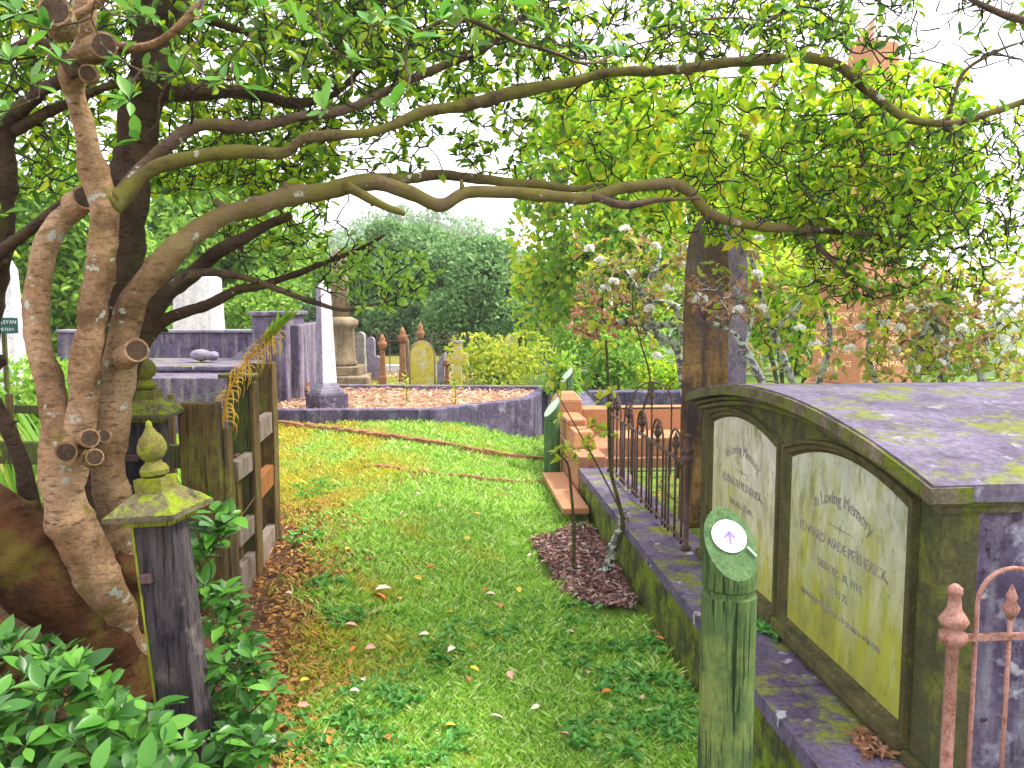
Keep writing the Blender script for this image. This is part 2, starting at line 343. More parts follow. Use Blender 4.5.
    def build(s, name, mat, parent=None, world=True, smooth=False, bevel=0.):
        me = bpy.data.meshes.new(name); me.from_pydata(s.v, [], s.f); me.validate(); me.update()
        o = link(me, name, mat, parent, world, smooth)
        if bevel:
            b = o.modifiers.new('bevel', 'BEVEL'); b.width = bevel; b.segments = 2; b.limit_method = 'ANGLE'
        if smooth and not bevel:
            pass
        return o
def smooth_path(pts, n=6):
    # catmull-rom through rows (x,y,z,r)
    p = np.array(pts, float); out = []
    q = np.vstack([2*p[0]-p[1], p, 2*p[-1]-p[-2]])
    for i in range(1, len(q)-2):
        for k in range(n):
            t = k/n; a, b, c, d = q[i-1], q[i], q[i+1], q[i+2]
            out.append(.5*((2*b)+(-a+c)*t+(2*a-5*b+4*c-d)*t*t+(-a+3*b-3*c+d)*t**3))
    out.append(p[-1]); return np.array(out)
def mesh_np(name, verts, faces, mat, parent=None, smooth=False):
    # faces (M,k) uniform
    me = bpy.data.meshes.new(name); v = np.asarray(verts, np.float32); f = np.asarray(faces, np.int32)
    me.vertices.add(len(v)); me.vertices.foreach_set('co', v.ravel())
    me.loops.add(f.size); me.loops.foreach_set('vertex_index', f.ravel())
    me.polygons.add(len(f)); me.polygons.foreach_set('loop_start', np.arange(0, f.size, f.shape[1], dtype=np.int32))
    try: me.polygons.foreach_set('loop_total', np.full(len(f), f.shape[1], np.int32))
    except Exception: pass
    me.update(calc_edges=True); me.validate()
    return link(me, name, mat, parent, True, smooth)
def nrmz(a): return a/(np.linalg.norm(a, axis=-1, keepdims=True)+1e-9)
def leaves(name, c, d, nv, L, W, mat, parent=None, curl=.15, fold=.25, narrow=(.32, .72)):
    # leaf = base c, direction d, normal nv, six vertices, two quads
    c = np.asarray(c, float); n = len(c); d = nrmz(np.asarray(d, float)); nv = np.asarray(nv, float)
    nv = nrmz(nv-d*np.sum(nv*d, 1, keepdims=True)); s = np.cross(d, nv)
    L = np.broadcast_to(np.asarray(L, float), (n,))[:, None]; W = np.broadcast_to(np.asarray(W, float), (n,))[:, None]
    a, b = narrow
    v = np.stack([c, c+d*L*a+s*W*.48+nv*W*fold, c+d*L*b+s*W*.42+nv*(W*fold-L*curl*.4),
                  c+d*L-nv*L*curl, c+d*L*b-s*W*.42+nv*(W*fold-L*curl*.4), c+d*L*a-s*W*.48+nv*W*fold], 1).reshape(-1, 3)
    i = np.arange(n)[:, None]*6
    f = np.stack([i+np.array([[0, 1, 2, 3]]), i+np.array([[0, 3, 4, 5]])], 1).reshape(-1, 4)
    return mesh_np(name, v, f, mat, parent)
def leaves_hi(name, c, d, nv, L, W, mat, parent=None, curl=.2, fold=.14):
    c = np.asarray(c, float); n = len(c); d = nrmz(np.asarray(d, float)); nv = np.asarray(nv, float)
    nv = nrmz(nv-d*np.sum(nv*d, 1, keepdims=True)); s = np.cross(d, nv); L = np.asarray(L)[:, None]; W = np.asarray(W)[:, None]
    cu = curl*RNG.uniform(-.4, 1.6, (n, 1)); tw = RNG.uniform(-.25, .25, (n, 1)); fo = fold*RNG.uniform(.3, 1.8, (n, 1)); vs = []
    st = [(0, .04), (.10, .10), (.24, .62), (.40, .95), (.56, 1.), (.72, .80), (.86, .46), (.95, .18), (1., .02)]
    for t, w in st:
        m_ = c+d*L*t-nv*L*cu*t*t*.9; ss = s+nv*tw*t
        wav = 1+.04*np.sin(t*22+cu*40)
        vs += [m_+ss*W*.5*w*wav+nv*W*fo*w, m_, m_-ss*W*.5*w+nv*W*fo*w*wav]
    v = np.stack(vs, 1).reshape(-1, 3); K_ = len(st); i = np.arange(n)[:, None]*3*K_; f = []
    for k in range(K_-1):
        a = 3*k; f += [i+np.array([[a, a+1, a+4, a+3]]), i+np.array([[a+1, a+2, a+5, a+4]])]
    return mesh_np(name, v, np.stack(f, 1).reshape(-1, 4), mat, parent, True)
def rnd_dirs(n): return nrmz(RNG.normal(size=(n, 3)))
def rosettes(pts, dirs, per=6, L=.075, up=.25, spread=1.):
    pts = np.repeat(pts, per, 0); dirs = np.repeat(nrmz(dirs), per, 0); n = len(pts)
    side = rnd_dirs(n); side = nrmz(side-dirs*np.sum(side*dirs, 1, keepdims=True))
    k = RNG.uniform(.1, .75, (n, 1)); d = nrmz(dirs*k+side*spread+np.array([0, 0, up])*RNG.uniform(-.6, 1, (n, 1)))
    nv = nrmz(dirs+np.array([0, 0, .8])+RNG.normal(size=(n, 3))*.35)
    l = L*RNG.uniform(.45, 1.25, n)
    return pts+d*.004, d, nv, l
def leafball(name, lobes, per, size, mat, parent, asp=.5):
    # lobes: (x,y,z,rx,ry,rz)
    C_ = []; D = []; N = []
    for (x, y, z, rx, ry, rz) in lobes:
        n = per; q = rnd_dirs(n); r = RNG.uniform(.6, 1.05, (n, 1))**.45
        C_.append(np.array([x, y, z])+q*r*np.array([rx, ry, rz])); D.append(q+RNG.normal(size=(n, 3))*.7+np.array([0, 0, .25])); N.append(q+np.array([0, 0, .6])+RNG.normal(size=(n, 3))*.38)
    C_ = np.vstack(C_); n = len(C_)
    return leaves(name, C_, np.vstack(D), np.vstack(N), size*RNG.uniform(.6, 1.3, n), size*asp*RNG.uniform(.7, 1.2, n), mat, parent)
def twig_net(nodes, targets, mb, step=.16, r0=.006, r1=.0022, jit=.03, sides=4, maxlink=1.5):
    nodes = [np.array(p) for p in nodes]; arr = np.array(nodes); T = np.array(targets)
    dmin = np.array([np.min(np.linalg.norm(arr-t, axis=1)) for t in T]); order = np.argsort(dmin)
    buf = np.zeros((len(arr)+len(T)*16, 3)); buf[:len(arr)] = arr; n = len(arr); tip = np.zeros((len(T), 3))
    for j in order:
        t = T[j]; dd = np.linalg.norm(buf[:n]-t, axis=1); i = int(np.argmin(dd)); a = buf[i]; L = dd[i]
        m = min(14, max(3, int(L/(step*.55))+1)); mid = []; dr = (t-a)/(L+1e-9); o1 = RNG.normal(size=3); o1 -= dr*np.dot(o1, dr); o1[2] = -abs(o1[2]); o2 = RNG.normal(size=3)
        for k in range(1, m):
            s_ = k/m; mid.append(a+(t-a)*s_+o1*L*.13*math.sin(PI*s_)+o2*L*.05*math.sin(2*PI*s_)+RNG.normal(size=3)*jit*.12*min(1, L*4))
        pts = [a]+mid+[t]; ra = r0*min(1.8, .55+L*1.2); rr = [ra+(r1-ra)*k/(len(pts)-1) for k in range(len(pts))]
        mb.tube(pts, rr, sides, cap=False); tip[j] = t-pts[-2]
        for q in mid+[t]: buf[n] = q; n += 1
    return tip
def roughen(o, amp=.003, sc=25., cuts=5, res=None):
    import bmesh
    o.modifiers.clear() if len(o.modifiers) else None
    bm = bmesh.new(); bm.from_mesh(o.data)
    L = res or .02
    for _ in range(cuts):
        es = [e for e in bm.edges if e.calc_length() > L*1.5]
        if not es or len(bm.verts) > 40000: break
        bmesh.ops.subdivide_edges(bm, edges=es, cuts=1, use_grid_fill=True)
    bmesh.ops.triangulate(bm, faces=[f for f in bm.faces if len(f.verts) > 4]); bm.normal_update()
    for v in bm.verts:
        q = Vector(v.co); d = mnoise.noise(q*sc)*.6+mnoise.noise(q*sc*2.6)*.3+mnoise.noise(q*sc*.35)*.9; v.co = q+v.normal*d*amp
    bm.to_mesh(o.data); bm.free(); o.data.polygons.foreach_set('use_smooth', [True]*len(o.data.polygons))
    try: o.data.set_sharp_from_angle(angle=R(38))
    except Exception: pass
    return o
def children(o): return [c for c in bpy.data.objects if c.parent == o]
def copy_tree(o, parent=None):
    c = o.copy(); COL.objects.link(c)
    if parent is not None: c.parent = parent
    for ch in children(o): copy_tree(ch, c)
    return c
def copy_at(o, loc, rz=0, label=None, sc=1.):
    c = copy_tree(o); c.location = [float(a) for a in loc]; c.rotation_euler = (0, 0, rz); c.scale = (sc, sc, sc)
    if label: c['label'] = label
    return c
def gz(x, y): return float(h(np.float64(x), np.float64(y)))
def W(x, y, dz=0): return np.array([x, y, gz(x, y)+dz])
def text(name, body, size, org, ex, ey, mat, parent, depth=.0015, arc=None, font_scale=(1, 1)):
    cu = bpy.data.curves.new(name, 'FONT'); cu.body = body; cu.size = size; cu.extrude = depth; cu.align_x = 'CENTER'; cu.resolution_u = 3
    cu.offset = -.0003
    o = bpy.data.objects.new(name, cu); COL.objects.link(o)
    dg = bpy.context.evaluated_depsgraph_get(); me = bpy.data.meshes.new_from_object(o.evaluated_get(dg)); bpy.data.objects.remove(o)
    ex = Vector(ex); ey = Vector(ey); ez = ex.cross(ey)
    for v in me.vertices:
        x, y, z = v.co; x *= font_scale[0]; y *= font_scale[1]
        if arc:
            a = x/arc; rr = arc+y; x = rr*math.sin(a); y = rr*math.cos(a)-arc
        v.co = Vector(org)+ex*x+ey*y+ez*z
    me.materials.clear()
    return link(me, name, mat, parent, True)

# ================================================================== SETTING
# ground sheet, finer near the camera
xs = np.concatenate([np.linspace(-400, -20, 14)[:-1], np.linspace(-20, -4, 24)[:-1], np.linspace(-4, 4, 220)[:-1], np.linspace(4, 20, 24)[:-1], np.linspace(20, 400, 14)])
ys = np.concatenate([np.linspace(-60, 0, 10)[:-1], np.linspace(0, 12, 260)[:-1], np.linspace(12, 45, 40)[:-1], np.linspace(45, 700, 14)])
XX, YY = np.meshgrid(xs, ys); ZZ = h(XX, YY)
bump = np.array([nz(a, b, 2.2)*.02+nz(a, b, 7, 1)*.010 for a, b in zip(XX.ravel(), YY.ravel())]).reshape(XX.shape)
ZZ = ZZ+bump-.01
nx_, ny_ = len(xs), len(ys); ii = np.arange((ny_-1)*(nx_-1)); r_, c_ = ii//(nx_-1), ii % (nx_-1); a0 = r_*nx_+c_
gr = mesh_np('ground', np.stack([XX, YY, ZZ], -1).reshape(-1, 3), np.stack([a0, a0+1, a0+nx_+1, a0+nx_], 1), M['ground'], smooth=True)
tag(gr, kind='structure')

# hill far off
hx = np.linspace(-160, 160, 90); hy = np.linspace(95, 200, 30); HX, HY = np.meshgrid(hx, hy)
prof = 19*np.exp(-((HX+14)/24)**2)+15*np.exp(-((HX+75)/38)**2)
HZ = -5+prof*np.exp(-((HY-150)/32)**2)+np.array([nz(a, b, .12)*2.2+nz(a, b, .4, 2)*.9 for a, b in zip(HX.ravel(), HY.ravel())]).reshape(HX.shape)*1.0
a0 = (np.arange(29)[:, None]*90+np.arange(89)[None]).ravel()
tag(mesh_np('hill', np.stack([HX, HY, HZ], -1).reshape(-1, 3), np.stack([a0, a0+1, a0+91, a0+90], 1), M['hill'], smooth=True), kind='structure')
# wood on the hill
lob = []
for i in range(420):
    x = RNG.uniform(-70, 60); y = RNG.uniform(112, 150); pz = 19*math.exp(-((x+14)/24)**2)+15*math.exp(-((x+75)/38)**2)
    z = -5+pz*math.exp(-((y-150)/32)**2); r = RNG.uniform(1.2, 2.6); lob.append((x, y, z+r*.5, r, r, r*.9))
tag(leafball('hillside_wood', lob, 110, .75, M['leaf_back'], None, .6), 'dark scrubby wood covering the misty far hill', 'wood', kind='stuff')

# ================================================================== GRASS
def keep_lawn(x, y):
    lat = x*V[0]+y*V[1]
    m = (lat < .985) & (x > -2.6-.1*y)
    return m
def scatter_px(n, x0, x1, y0, y1):
    # area samples on the lawn, denser towards the camera so that the tuft size on the ground stays even
    out = []
    d = np.exp(RNG.uniform(math.log(y0), math.log(y1), n)); x = RNG.uniform(x0, x1, n)*d/850
    return x, d
bx, by = scatter_px(360000, -520, 260, 2.1, 11.5)
k = keep_lawn(bx, by); bx, by = bx[k], by[k]
nn = np.array([mnoise.noise(Vector((a*3, b*3, 0))) for a, b in zip(bx, by)])
nn2 = np.array([mnoise.noise(Vector((a*9, b*9, 4))) for a, b in zip(bx, by)])
soil = np.clip((-.45-.2*(by-2.5)-bx)/.38, 0, 1)*(1-sst(5.0, 6.2, by))
mulch = ((bx-.58)/.42)**2+((by-5.0)/.76)**2+nn*.5
pr = 1.0-soil*1.15+nn*.35; pr[mulch < 1.1] = 0
wear = np.exp(-((by-6.3-.35*bx)/.22)**2)*(bx > -.9)*(nn2 > -.15)   # worn line across the lawn
pr -= wear*.9
wear2 = ((bx+1.4)*.33+by-8.3); pr[(np.abs((by-7.35)+.35*(bx+.8)) < .1)] *= .25
k = RNG.uniform(0, 1, len(bx)) < pr; bx, by, nn, nn2 = bx[k], by[k], nn[k], nn2[k]
n = len(bx); dist = by
H = .026*RNG.uniform(.5, 1.3, n)*(1+.6*np.clip(nn, -.3, 1))*(1+np.clip(nn2, 0, 1)*.8)*(1+.25*np.clip(bx, 0, 1)); Wd = .0019*(dist/2.4)**.85*RNG.uniform(.7, 1.4, n)
a = RNG.uniform(0, 2*PI, n); lean = RNG.uniform(.1, .9, n)
c = np.stack([bx, by, h(bx, by)+.0*bx-.006], 1); s = np.stack([np.cos(a), np.sin(a), 0*a], 1)*Wd[:, None]
la = RNG.uniform(0, 2*PI, n); ld = np.stack([np.cos(la)*lean, np.sin(la)*lean, np.ones(n)], 1)
v = np.stack([c-s, c+s, c+ld*H[:, None]*[[.7, .7, .7]]+s*.5, c+ld*(H*1.15)[:, None]*[[1.5, 1.5, .95]]], 1).reshape(-1, 3)
i4 = np.arange(n)*4
tag(mesh_np('grass', v, np.stack([i4, i4+1, i4+2, i4+3], 1), M['blade']), 'short wet green lawn grass yellowing to the left along the path', 'grass', kind='stuff')

# weeds with small broad leaves (stuff)
wp = []
def wdisc(px, py, rad, n):
    p = G(px, py)
    for _ in range(n):
        a = random.uniform(0, 2*PI); r = rad*math.sqrt(random.random()); x, y = p[0]+r*math.cos(a), p[1]+r*math.sin(a)
        if x*V[0]+y*V[1] < .97: wp.append((x, y))
for px, py, rad, n in [(650, 690, .22, 110), (620, 740, .2, 80), (680, 730, .14, 70), (655, 650, .1, 50), (380, 700, .18, 45), (430, 660, .2, 30), (340, 740, .2, 60), (330, 590, .12, 25), (345, 620, .12, 30), (420, 755, .2, 50), (300, 540, .12, 16), (320, 490, .2, 20), (480, 640, .2, 25), (560, 620, .25, 40), (600, 660, .2, 50)]: wdisc(px, py, rad, n)
wp = np.array([W(x, y, .004) for x, y in wp]); pts, d, nv, l = rosettes(wp, np.tile([0, 0, 1.], (len(wp), 1))+RNG.normal(size=(len(wp), 3))*.2, 6, .034, .5)
tag(leaves('low_weeds', pts+np.array([0, 0, .012]), d, nv, l, l*.55, M['clover']), 'low broad leaved weeds growing through the lawn', 'weeds', kind='stuff')

def litter(name, n, fn, size, mat, label, lift=.008, asp=.4):
    q = []
    while len(q) < n:
        p = fn()
        if p is not None: q.append(p)
    q = np.array(q); q[:, 2] += RNG.uniform(0, lift, n); a = RNG.uniform(0, 2*PI, n)
    d = np.stack([np.cos(a), np.sin(a), RNG.uniform(-.3, .45, n)], 1); nv = np.array([0, 0, 1.])+RNG.normal(size=(n, 3))*.45
    l = size*RNG.uniform(.4, 1.4, n)
    return tag(leaves(name, q, d, nv, l, l*asp*RNG.uniform(.5, 1.5, n), mat, None, curl=.1, fold=.15), label, 'litter', kind='stuff')
def f1():
    a = random.uniform(0, 2*PI); r = math.sqrt(random.random()); x, y = .58+r*.42*math.cos(a)*(1+.12*math.sin(5*a)), 5.0+r*.76*math.sin(a)
    return W(x, y, .004+.03*(1-r)) if x*V[0]+y*V[1] < .985 else None
litter('bark_mulch', 5200, f1, .036, M['litter'], 'purple brown bark mulch heaped around the saplings by the kerb', .03)
def f2():
    y = random.uniform(2.3, 5.6); x = -.72-.19*(y-2.5)+random.gauss(0, .17); 
    return W(x, y, .002) if x < .2 else None
litter('leaf_litter', 5200, f2, .030, M['litter_org'], 'orange brown leaf litter on the bank below the timber fence', .012)

# fallen leaves one can count
flt = None
spots = [(373, 601), (375, 597), (345, 556), (438, 512), (489, 597), (485, 601), (493, 648), (558, 744), (500, 615), (430, 642), (422, 587), (512, 688), (470, 690), (455, 655), (400, 607), (345, 632), (390, 750), (360, 700), (470, 675), (590, 680), (612, 700), (540, 715), (445, 735), (650, 640), (655, 645), (532, 560), (470, 545), (400, 520), (425, 575), (365, 690), (300, 690), (310, 715), (330, 755), (285, 600), (520, 600), (575, 640), (350, 660), (490, 725), (455, 620), (640, 705), (310, 640), (420, 500), (480, 520), (376, 655)]
for j, (px, py) in enumerate(spots):
    p = G(px, py); L = random.uniform(.038, .062) if j > 1 else .085; a = random.uniform(0, 6.28)
    tp = thing('tmp', '', '') if False else None
    o = leaves('fallen_leaf', [[0, 0, .0]], [[1, 0, .12]], [[0, .15, 1]], L, L*.5, None)
    o.location = (float(p[0]), float(p[1]), float(p[2])+.038); o.rotation_euler = (random.uniform(-.4, .4), random.uniform(-.3, .3), a)
    cname = ['orange', 'cream', 'yellow', 'pink'][j % 4]
    if 'fall_'+cname not in M:
        M['fall_'+cname] = plain('fallen_'+cname, {'orange': (.62, .2, .05), 'cream': (.75, .66, .5), 'yellow': (.68, .5, .06), 'pink': (.62, .33, .26)}[cname], .6)
    o.data.materials.clear(); o.data.materials.append(M['fall_'+cname])
    if j == 0: lab = 'largest salmon orange fallen leaf lying left of the lawn middle'
    elif j == 7: lab = 'cream fallen leaf nearest the bottom edge right of the path middle'
    else: lab = 'small %s fallen leaf lying on the lawn' % cname
    tag(o, lab, 'leaf', 'fallen leaves scattered on the lawn')

# brick edging lines crossing the lawn
def edging(pts, w, hgt, name, label, mat, n=6):
    g = [G(*p) for p in pts]; path = smooth_path([(p[0], p[1], 0, 0) for p in g], n); mb = MB()
    for i in range(len(path)-1):
        a, b = path[i, :2], path[i+1, :2]; a = np.array([*a, gz(*a)]); b = np.array([*b, gz(*b)]); d = b-a; L = np.linalg.norm(d); d /= L
        s_ = nrmz(np.cross(d, ZV)); j = random.uniform(-.006, .006)
        mb.box((a+b)/2-ZV*.05+s_*j, d*L*.47, s_*w/2, ZV*(.05+hgt+random.uniform(-.01, .008)))
    return tag(mb.build(name, mat, bevel=.006), label, 'edging')
edging([(240, 419), (300, 427), (360, 434), (430, 444), (490, 454), (545, 461)], .07, .035, 'brick_edging', 'long low brick edging crossing the lawn in front of the walled plot', M['terracotta'], 9)
edging([(365, 466), (410, 471), (450, 475), (500, 480), (545, 482)], .06, .012, 'brick_edging', 'broken sunken row of bricks in the worn lawn nearer the camera', M['terracotta'], 5)

# ================================================================== RIGHT: KERB, TOMB, RAILING
kb = thing('stone_kerb', 'long mossy concrete kerb wall along the right of the path under the tomb and railing', 'kerb', K(1.12, 3.5, 0))
m = MB()
for t0, t1 in [(-.3, 2.6), (2.603, 5.2), (5.203, 6.3)]: m.kbox(1.02, 1.32, t0, t1, -.15, .285)
roughen(m.build('kerb_wall', M['kerb_side'], kb), .004, 14, 7, .035)
m = MB()
for t0, t1 in [(-.3, 2.6), (2.603, 5.2), (5.203, 6.28)]: m.kbox(1.0, 1.34, t0, t1, .287, .34)
roughen(m.build('coping', M['kerb'], kb), .004, 18, 7, .03)

tomb = thing('box_tomb', 'large concrete box tomb with curved roof and two inscribed arched marble panels', 'tomb', K(2.2, 3.05, .34))
T0, T1 = 2.03, 4.06; TC = (T0+T1)/2; HF = (T1-T0)/2
def arc(t, z0, rise, half=HF+.05, tc=TC): return z0+rise*(1-min(1, abs((t-tc)/half))**2)
def kpoly(X, tz): return [K(X, t, z) for t, z in tz]
body = [(T0, .341), (T1, .341)]+[(T1-(T1-T0)*i/20, arc(T1-(T1-T0)*i/20, 1.07, .12)) for i in range(21)]
MB().prism(kpoly(1.26, body), V*.1).build('front_wall', M['tomb_front'], tomb)
MB().prism(kpoly(1.361, [(T0+.003, .341), (T1-.003, .341)]+[(T1-.003-(T1-T0-.006)*i/20, arc(T1-(T1-T0)*i/20, 1.068, .12)) for i in range(21)]), V*1.7).build('end_wall', M['tomb_end'], tomb)
def band(o, z0, z1, X0, X1, name, mat, rise=.125, bev=.008):
    a, b = T0-o, T1+o; n = 28
    lo = [(a+(b-a)*i/n, arc(a+(b-a)*i/n, z0, rise, HF+o)) for i in range(n+1)]; hi = [(t, z+(z1-z0)) for t, z in lo]
    return MB().prism(kpoly(X0, lo+hi[::-1]), V*(X1-X0)).build(name, mat, tomb, bevel=bev)
band(.018, 1.062, 1.082, 1.24, 3.08, 'cornice_moulding', M['cornice'], .118, .005)
band(.032, 1.0825, 1.100, 1.226, 3.09, 'cornice_moulding', M['cornice'], .12, .005)
roughen(band(.055, 1.101, 1.146, 1.20, 3.12, 'roof', M['tomb_roof'], .125, 0), .004, 16, 7, .025)
roughen(band(.0585, 1.100, 1.139, 1.188, 1.30, 'cornice_face', M['cornice'], .125, 0), .003, 26, 5, .015)
def panel(t0, t1, zt, zs, zb, mat, lab, lines):
    n = 14
    def top(t, z0, rise): tc, hf = (t0+t1)/2, (t1-t0)/2; return z0+rise*(1-min(1, abs((t-tc)/hf))**2)
    # frame ring
    def ring(o, X):
        a, b = t0-o, t1+o
        pts = [(a, zb-o), (b, zb-o)]
        for i in range(n+1):
            t = b-(b-a)*i/n; q = (t-(t0+t1)/2)/((b-a)/2); pts.append((t, zs+o*.75+(zt-zs)*(1-q*q)))
        return pts
    fr = MB()
    prof = [(.052, 1.2585), (.050, 1.236), (.036, 1.236), (.030, 1.246), (.014, 1.246), (.006, 1.256), (.0, 1.2595)]
    vs = []; L = len(ring(0, 0))
    for o, X in prof: vs += [K(X, t, z) for t, z in ring(o, X)]
    fs = [(i*L+k_, i*L+(k_+1) % L, (i+1)*L+(k_+1) % L, (i+1)*L+k_) for i in range(len(prof)-1) for k_ in range(L)]
    fr.add(vs, fs); 
    sill = MB().kbox(1.212, 1.262, t0-.05, t1+.05, zb-.058, zb-.012)
    p = MB().prism(kpoly(1.257, ring(-.001, 0)), V*.0025).build('inscription_panel', mat, tomb); p['label'] = lab
    fr.build('panel_frame', M['tomb_frame'], tomb)
    sill.build('panel_sill', M['tomb_frame'], tomb, bevel=.008)
    tc = (t0+t1)/2
    for body_, size, z, a_, sx in lines:
        text('lettering', body_, size, K(1.2565, tc, z), -U, ZV, M['letters'], p, arc=a_, font_scale=(sx, 1))
    o = MB()
    zz = lines[0][2]-.075
    for s_ in (-1, 1): o.prism([K(1.2565, tc+s_*.012, zz-.0015), K(1.2565, tc+s_*.085, zz-.0008), K(1.2565, tc+s_*.085, zz+.0008), K(1.2565, tc+s_*.012, zz+.0025)][::s_], -V*.0015)
    o.prism([K(1.2565, tc+.013*math.cos(i*PI/4)*(1 if i % 2 == 0 else .35), zz+.016*math.sin(i*PI/4)*(1 if i % 2 == 0 else .35)) for i in range(8)], -V*.0016)
    o.build('ornament', M['letters'], p)
    return p
panel(2.18, 2.965, 1.105, 1.035, .43, M['panel_a'], 'right marble panel stained yellow green, EDWARD WADE inscription',
      [('In Loving Memory', .062, .945, .42, .88), ('EDWARD WADE PETHERICK,', .050, .795, None, .93), ('DIED DEC. 30, 1918,', .038, .71, None, .95), ('AGED 75.', .036, .645, None, .95), ('THOUGH HE BE DEAD HE YET SPEAKETH FOR EVER', .024, .575, None, 1.0)])
panel(3.10, 3.87, 1.100, 1.035, .43, M['panel_b'], 'left whiter marble panel',
      [('In Loving Memory', .062, .945, .42, .88), ('ELIZABETH PETHERICK,', .050, .795, None, .93), ('DIED AUG. 12, 1891,', .036, .71, None, .9)])
m = MB(); m.kbox(1.235, 1.262, T0+.001, T1-.001, .341, .375); m.build('base_moulding', M['tomb_frame'], tomb, bevel=.006)

# --- small leaf debris on the ledge
q = np.array([K(RNG.normal(1.19, .02), RNG.normal(2.2, .04), .345) for _ in range(90)])
a = RNG.uniform(0, 6.28, 90)
tag(leaves('dead_leaves', q+np.array([0, 0, .01]), np.stack([np.cos(a), np.sin(a), RNG.uniform(-.2, .5, 90)], 1), rnd_dirs(90), .045, .012, M['leaf_brown']), 'small clump of brown dead leaves on the kerb ledge beside the tomb panel', 'leaves')
q = np.array([K(RNG.normal(1.225, .018), RNG.normal(3.04, .05), .345) for _ in range(60)])
pts, d, nv, l = rosettes(q, np.tile([-.3, -.2, 1.], (60, 1)), 5, .026, .4)
tag(leaves('moss_tuft', pts+np.array([0, 0, .008]), d, nv, l, l*.5, M['clover']), 'tiny green weed tuft on the ledge between the two tomb panels', 'plant')

# --- iron railing
def iron_post(mb, c, H_, r, knob=1.):
    k_ = r*knob
    mb.lathe(c, [(r*1.9, 0), (r*1.9, .02), (r, .03), (r, H_*.74), (r*1.25, H_*.745), (k_*1.9, H_*.77), (k_*1.9, H_*.80), (k_*1.0, H_*.815), (k_*1.7, H_*.83), (k_*2.1, H_*.85), (k_*1.6, H_*.875), (k_*1.0, H_*.90), (k_*.8, H_*.955), (k_*1.05, H_*.962), (k_*1.0, H_*.985), (k_*.3, H_)], 14)
def hoop_rail(o, dirv, n_h, pw, z0, zr, zt, mat, parent, rp=.0066, orn=True, first=True):
    # hoops: every hoop spans two gaps, one ornamented picket inside; one plain picket between hoops
    d = np.array(dirv, float); o = np.array(o, float)
    L = pw*3*n_h
    mb = MB(); mb.box(o+ZV*(z0+.03)+d*L/2, d*L/2, nrmz(np.cross(d, ZV))*.011, ZV*.008); mb.box(o+ZV*zr+d*L/2, d*L/2, nrmz(np.cross(d, ZV))*.011, ZV*.012)
    mb.build('rail', mat, parent)
    for i in range(n_h):
        a = o+d*(pw*3*i+pw*.5); b = a+d*pw*2; r = pw
        mb = MB(); arcp = [a+ZV*z0]+[a+ZV*(z0+(zt-r-z0)*k_/4) for k_ in range(1, 4)]
        for k_ in range(13):
            t = PI*k_/12; arcp.append(a+d*r*(1-math.cos(t))+ZV*(zt-r+r*math.sin(t)))
        arcp += [b+ZV*(z0+(zt-r-z0)*k_/4) for k_ in range(3, -1, -1)]
        mb.tube(arcp, rp, 7); mb.build('hoop', mat, parent, smooth=True)
        c = a+d*r; mb = MB(); mb.tube([c+ZV*z0, c+ZV*(zt-r*.6)], rp, 7)
        mb2 = MB(); zc = zr+(zt-zr)*.55; e = (zt-zr)*.32
        mb2.lathe(c, [(rp, zc-e*1.3), (rp*2.2, zc-e*1.2), (rp*1.1, zc-e*.8), (rp*3.2, zc-e*.35), (rp*3.6, zc), (rp*1.6, zc+e*.25), (rp*2.6, zc+e*.45), (rp*1.2, zc+e*.8), (rp*.3, zc+e*1.15)], 9)
        for sd in (-1, 1):
            sc = [c+d*sd*(.006+.028*abs(math.sin(q_)))*(1-q_/8)+ZV*(zc-e*.3+q_*.011) for q_ in np.linspace(0, 5, 12)]
            mb2.tube(sc, rp*.7, 5)
        mb.build('picket', mat, parent, smooth=True); mb2.build('scroll_ornament', mat, parent, smooth=True)
        c = b+d*pw*.5; MB().tube([c+ZV*z0, c+ZV*(zr+.0)], rp, 7).build('picket', mat, parent, smooth=True)
ir = thing('iron_railing', 'rusty brown hooped iron railing with scrolls standing on the mossy kerb', 'railing', K(1.2, 5, .34))
m = MB(); iron_post(m, K(1.21, 4.13, .34), .60, .014, 1.1); m.build('corner_post', M['iron'], ir, smooth=True)
m = MB(); iron_post(m, K(1.21, 6.12, .34), .56, .013, 1.1); m.build('corner_post', M['iron'], ir, smooth=True)
hoop_rail(K(1.21, 4.16, 0), U, 5, .128, .345, .77, .925, M['iron'], ir)
ir2 = thing('iron_railing', 'far return of the hooped iron railing in front of the pink granite plot', 'railing', K(2, 6.16, .3))
hoop_rail(K(1.30, 6.16, 0), V, 3, .15, .30, .80, 1.0, M['iron'], ir2, orn=True)
pk = thing('iron_railing', 'pink rusted iron railing with knobbed post before the tomb end wall', 'railing', K(1.2, 1.87, .34))
m = MB(); iron_post(m, K(1.205, 1.875, .33), .60, .0145, 1.15); m.build('post', M['iron_pink'], pk, smooth=True)
m = MB(); m.box(K(1.62, 1.875, .79), V*.4, U*.007, ZV*.014); m.box(K(1.62, 1.875, .42), V*.4, U*.007, ZV*.014); m.build('rail', M['iron_pink'], pk)
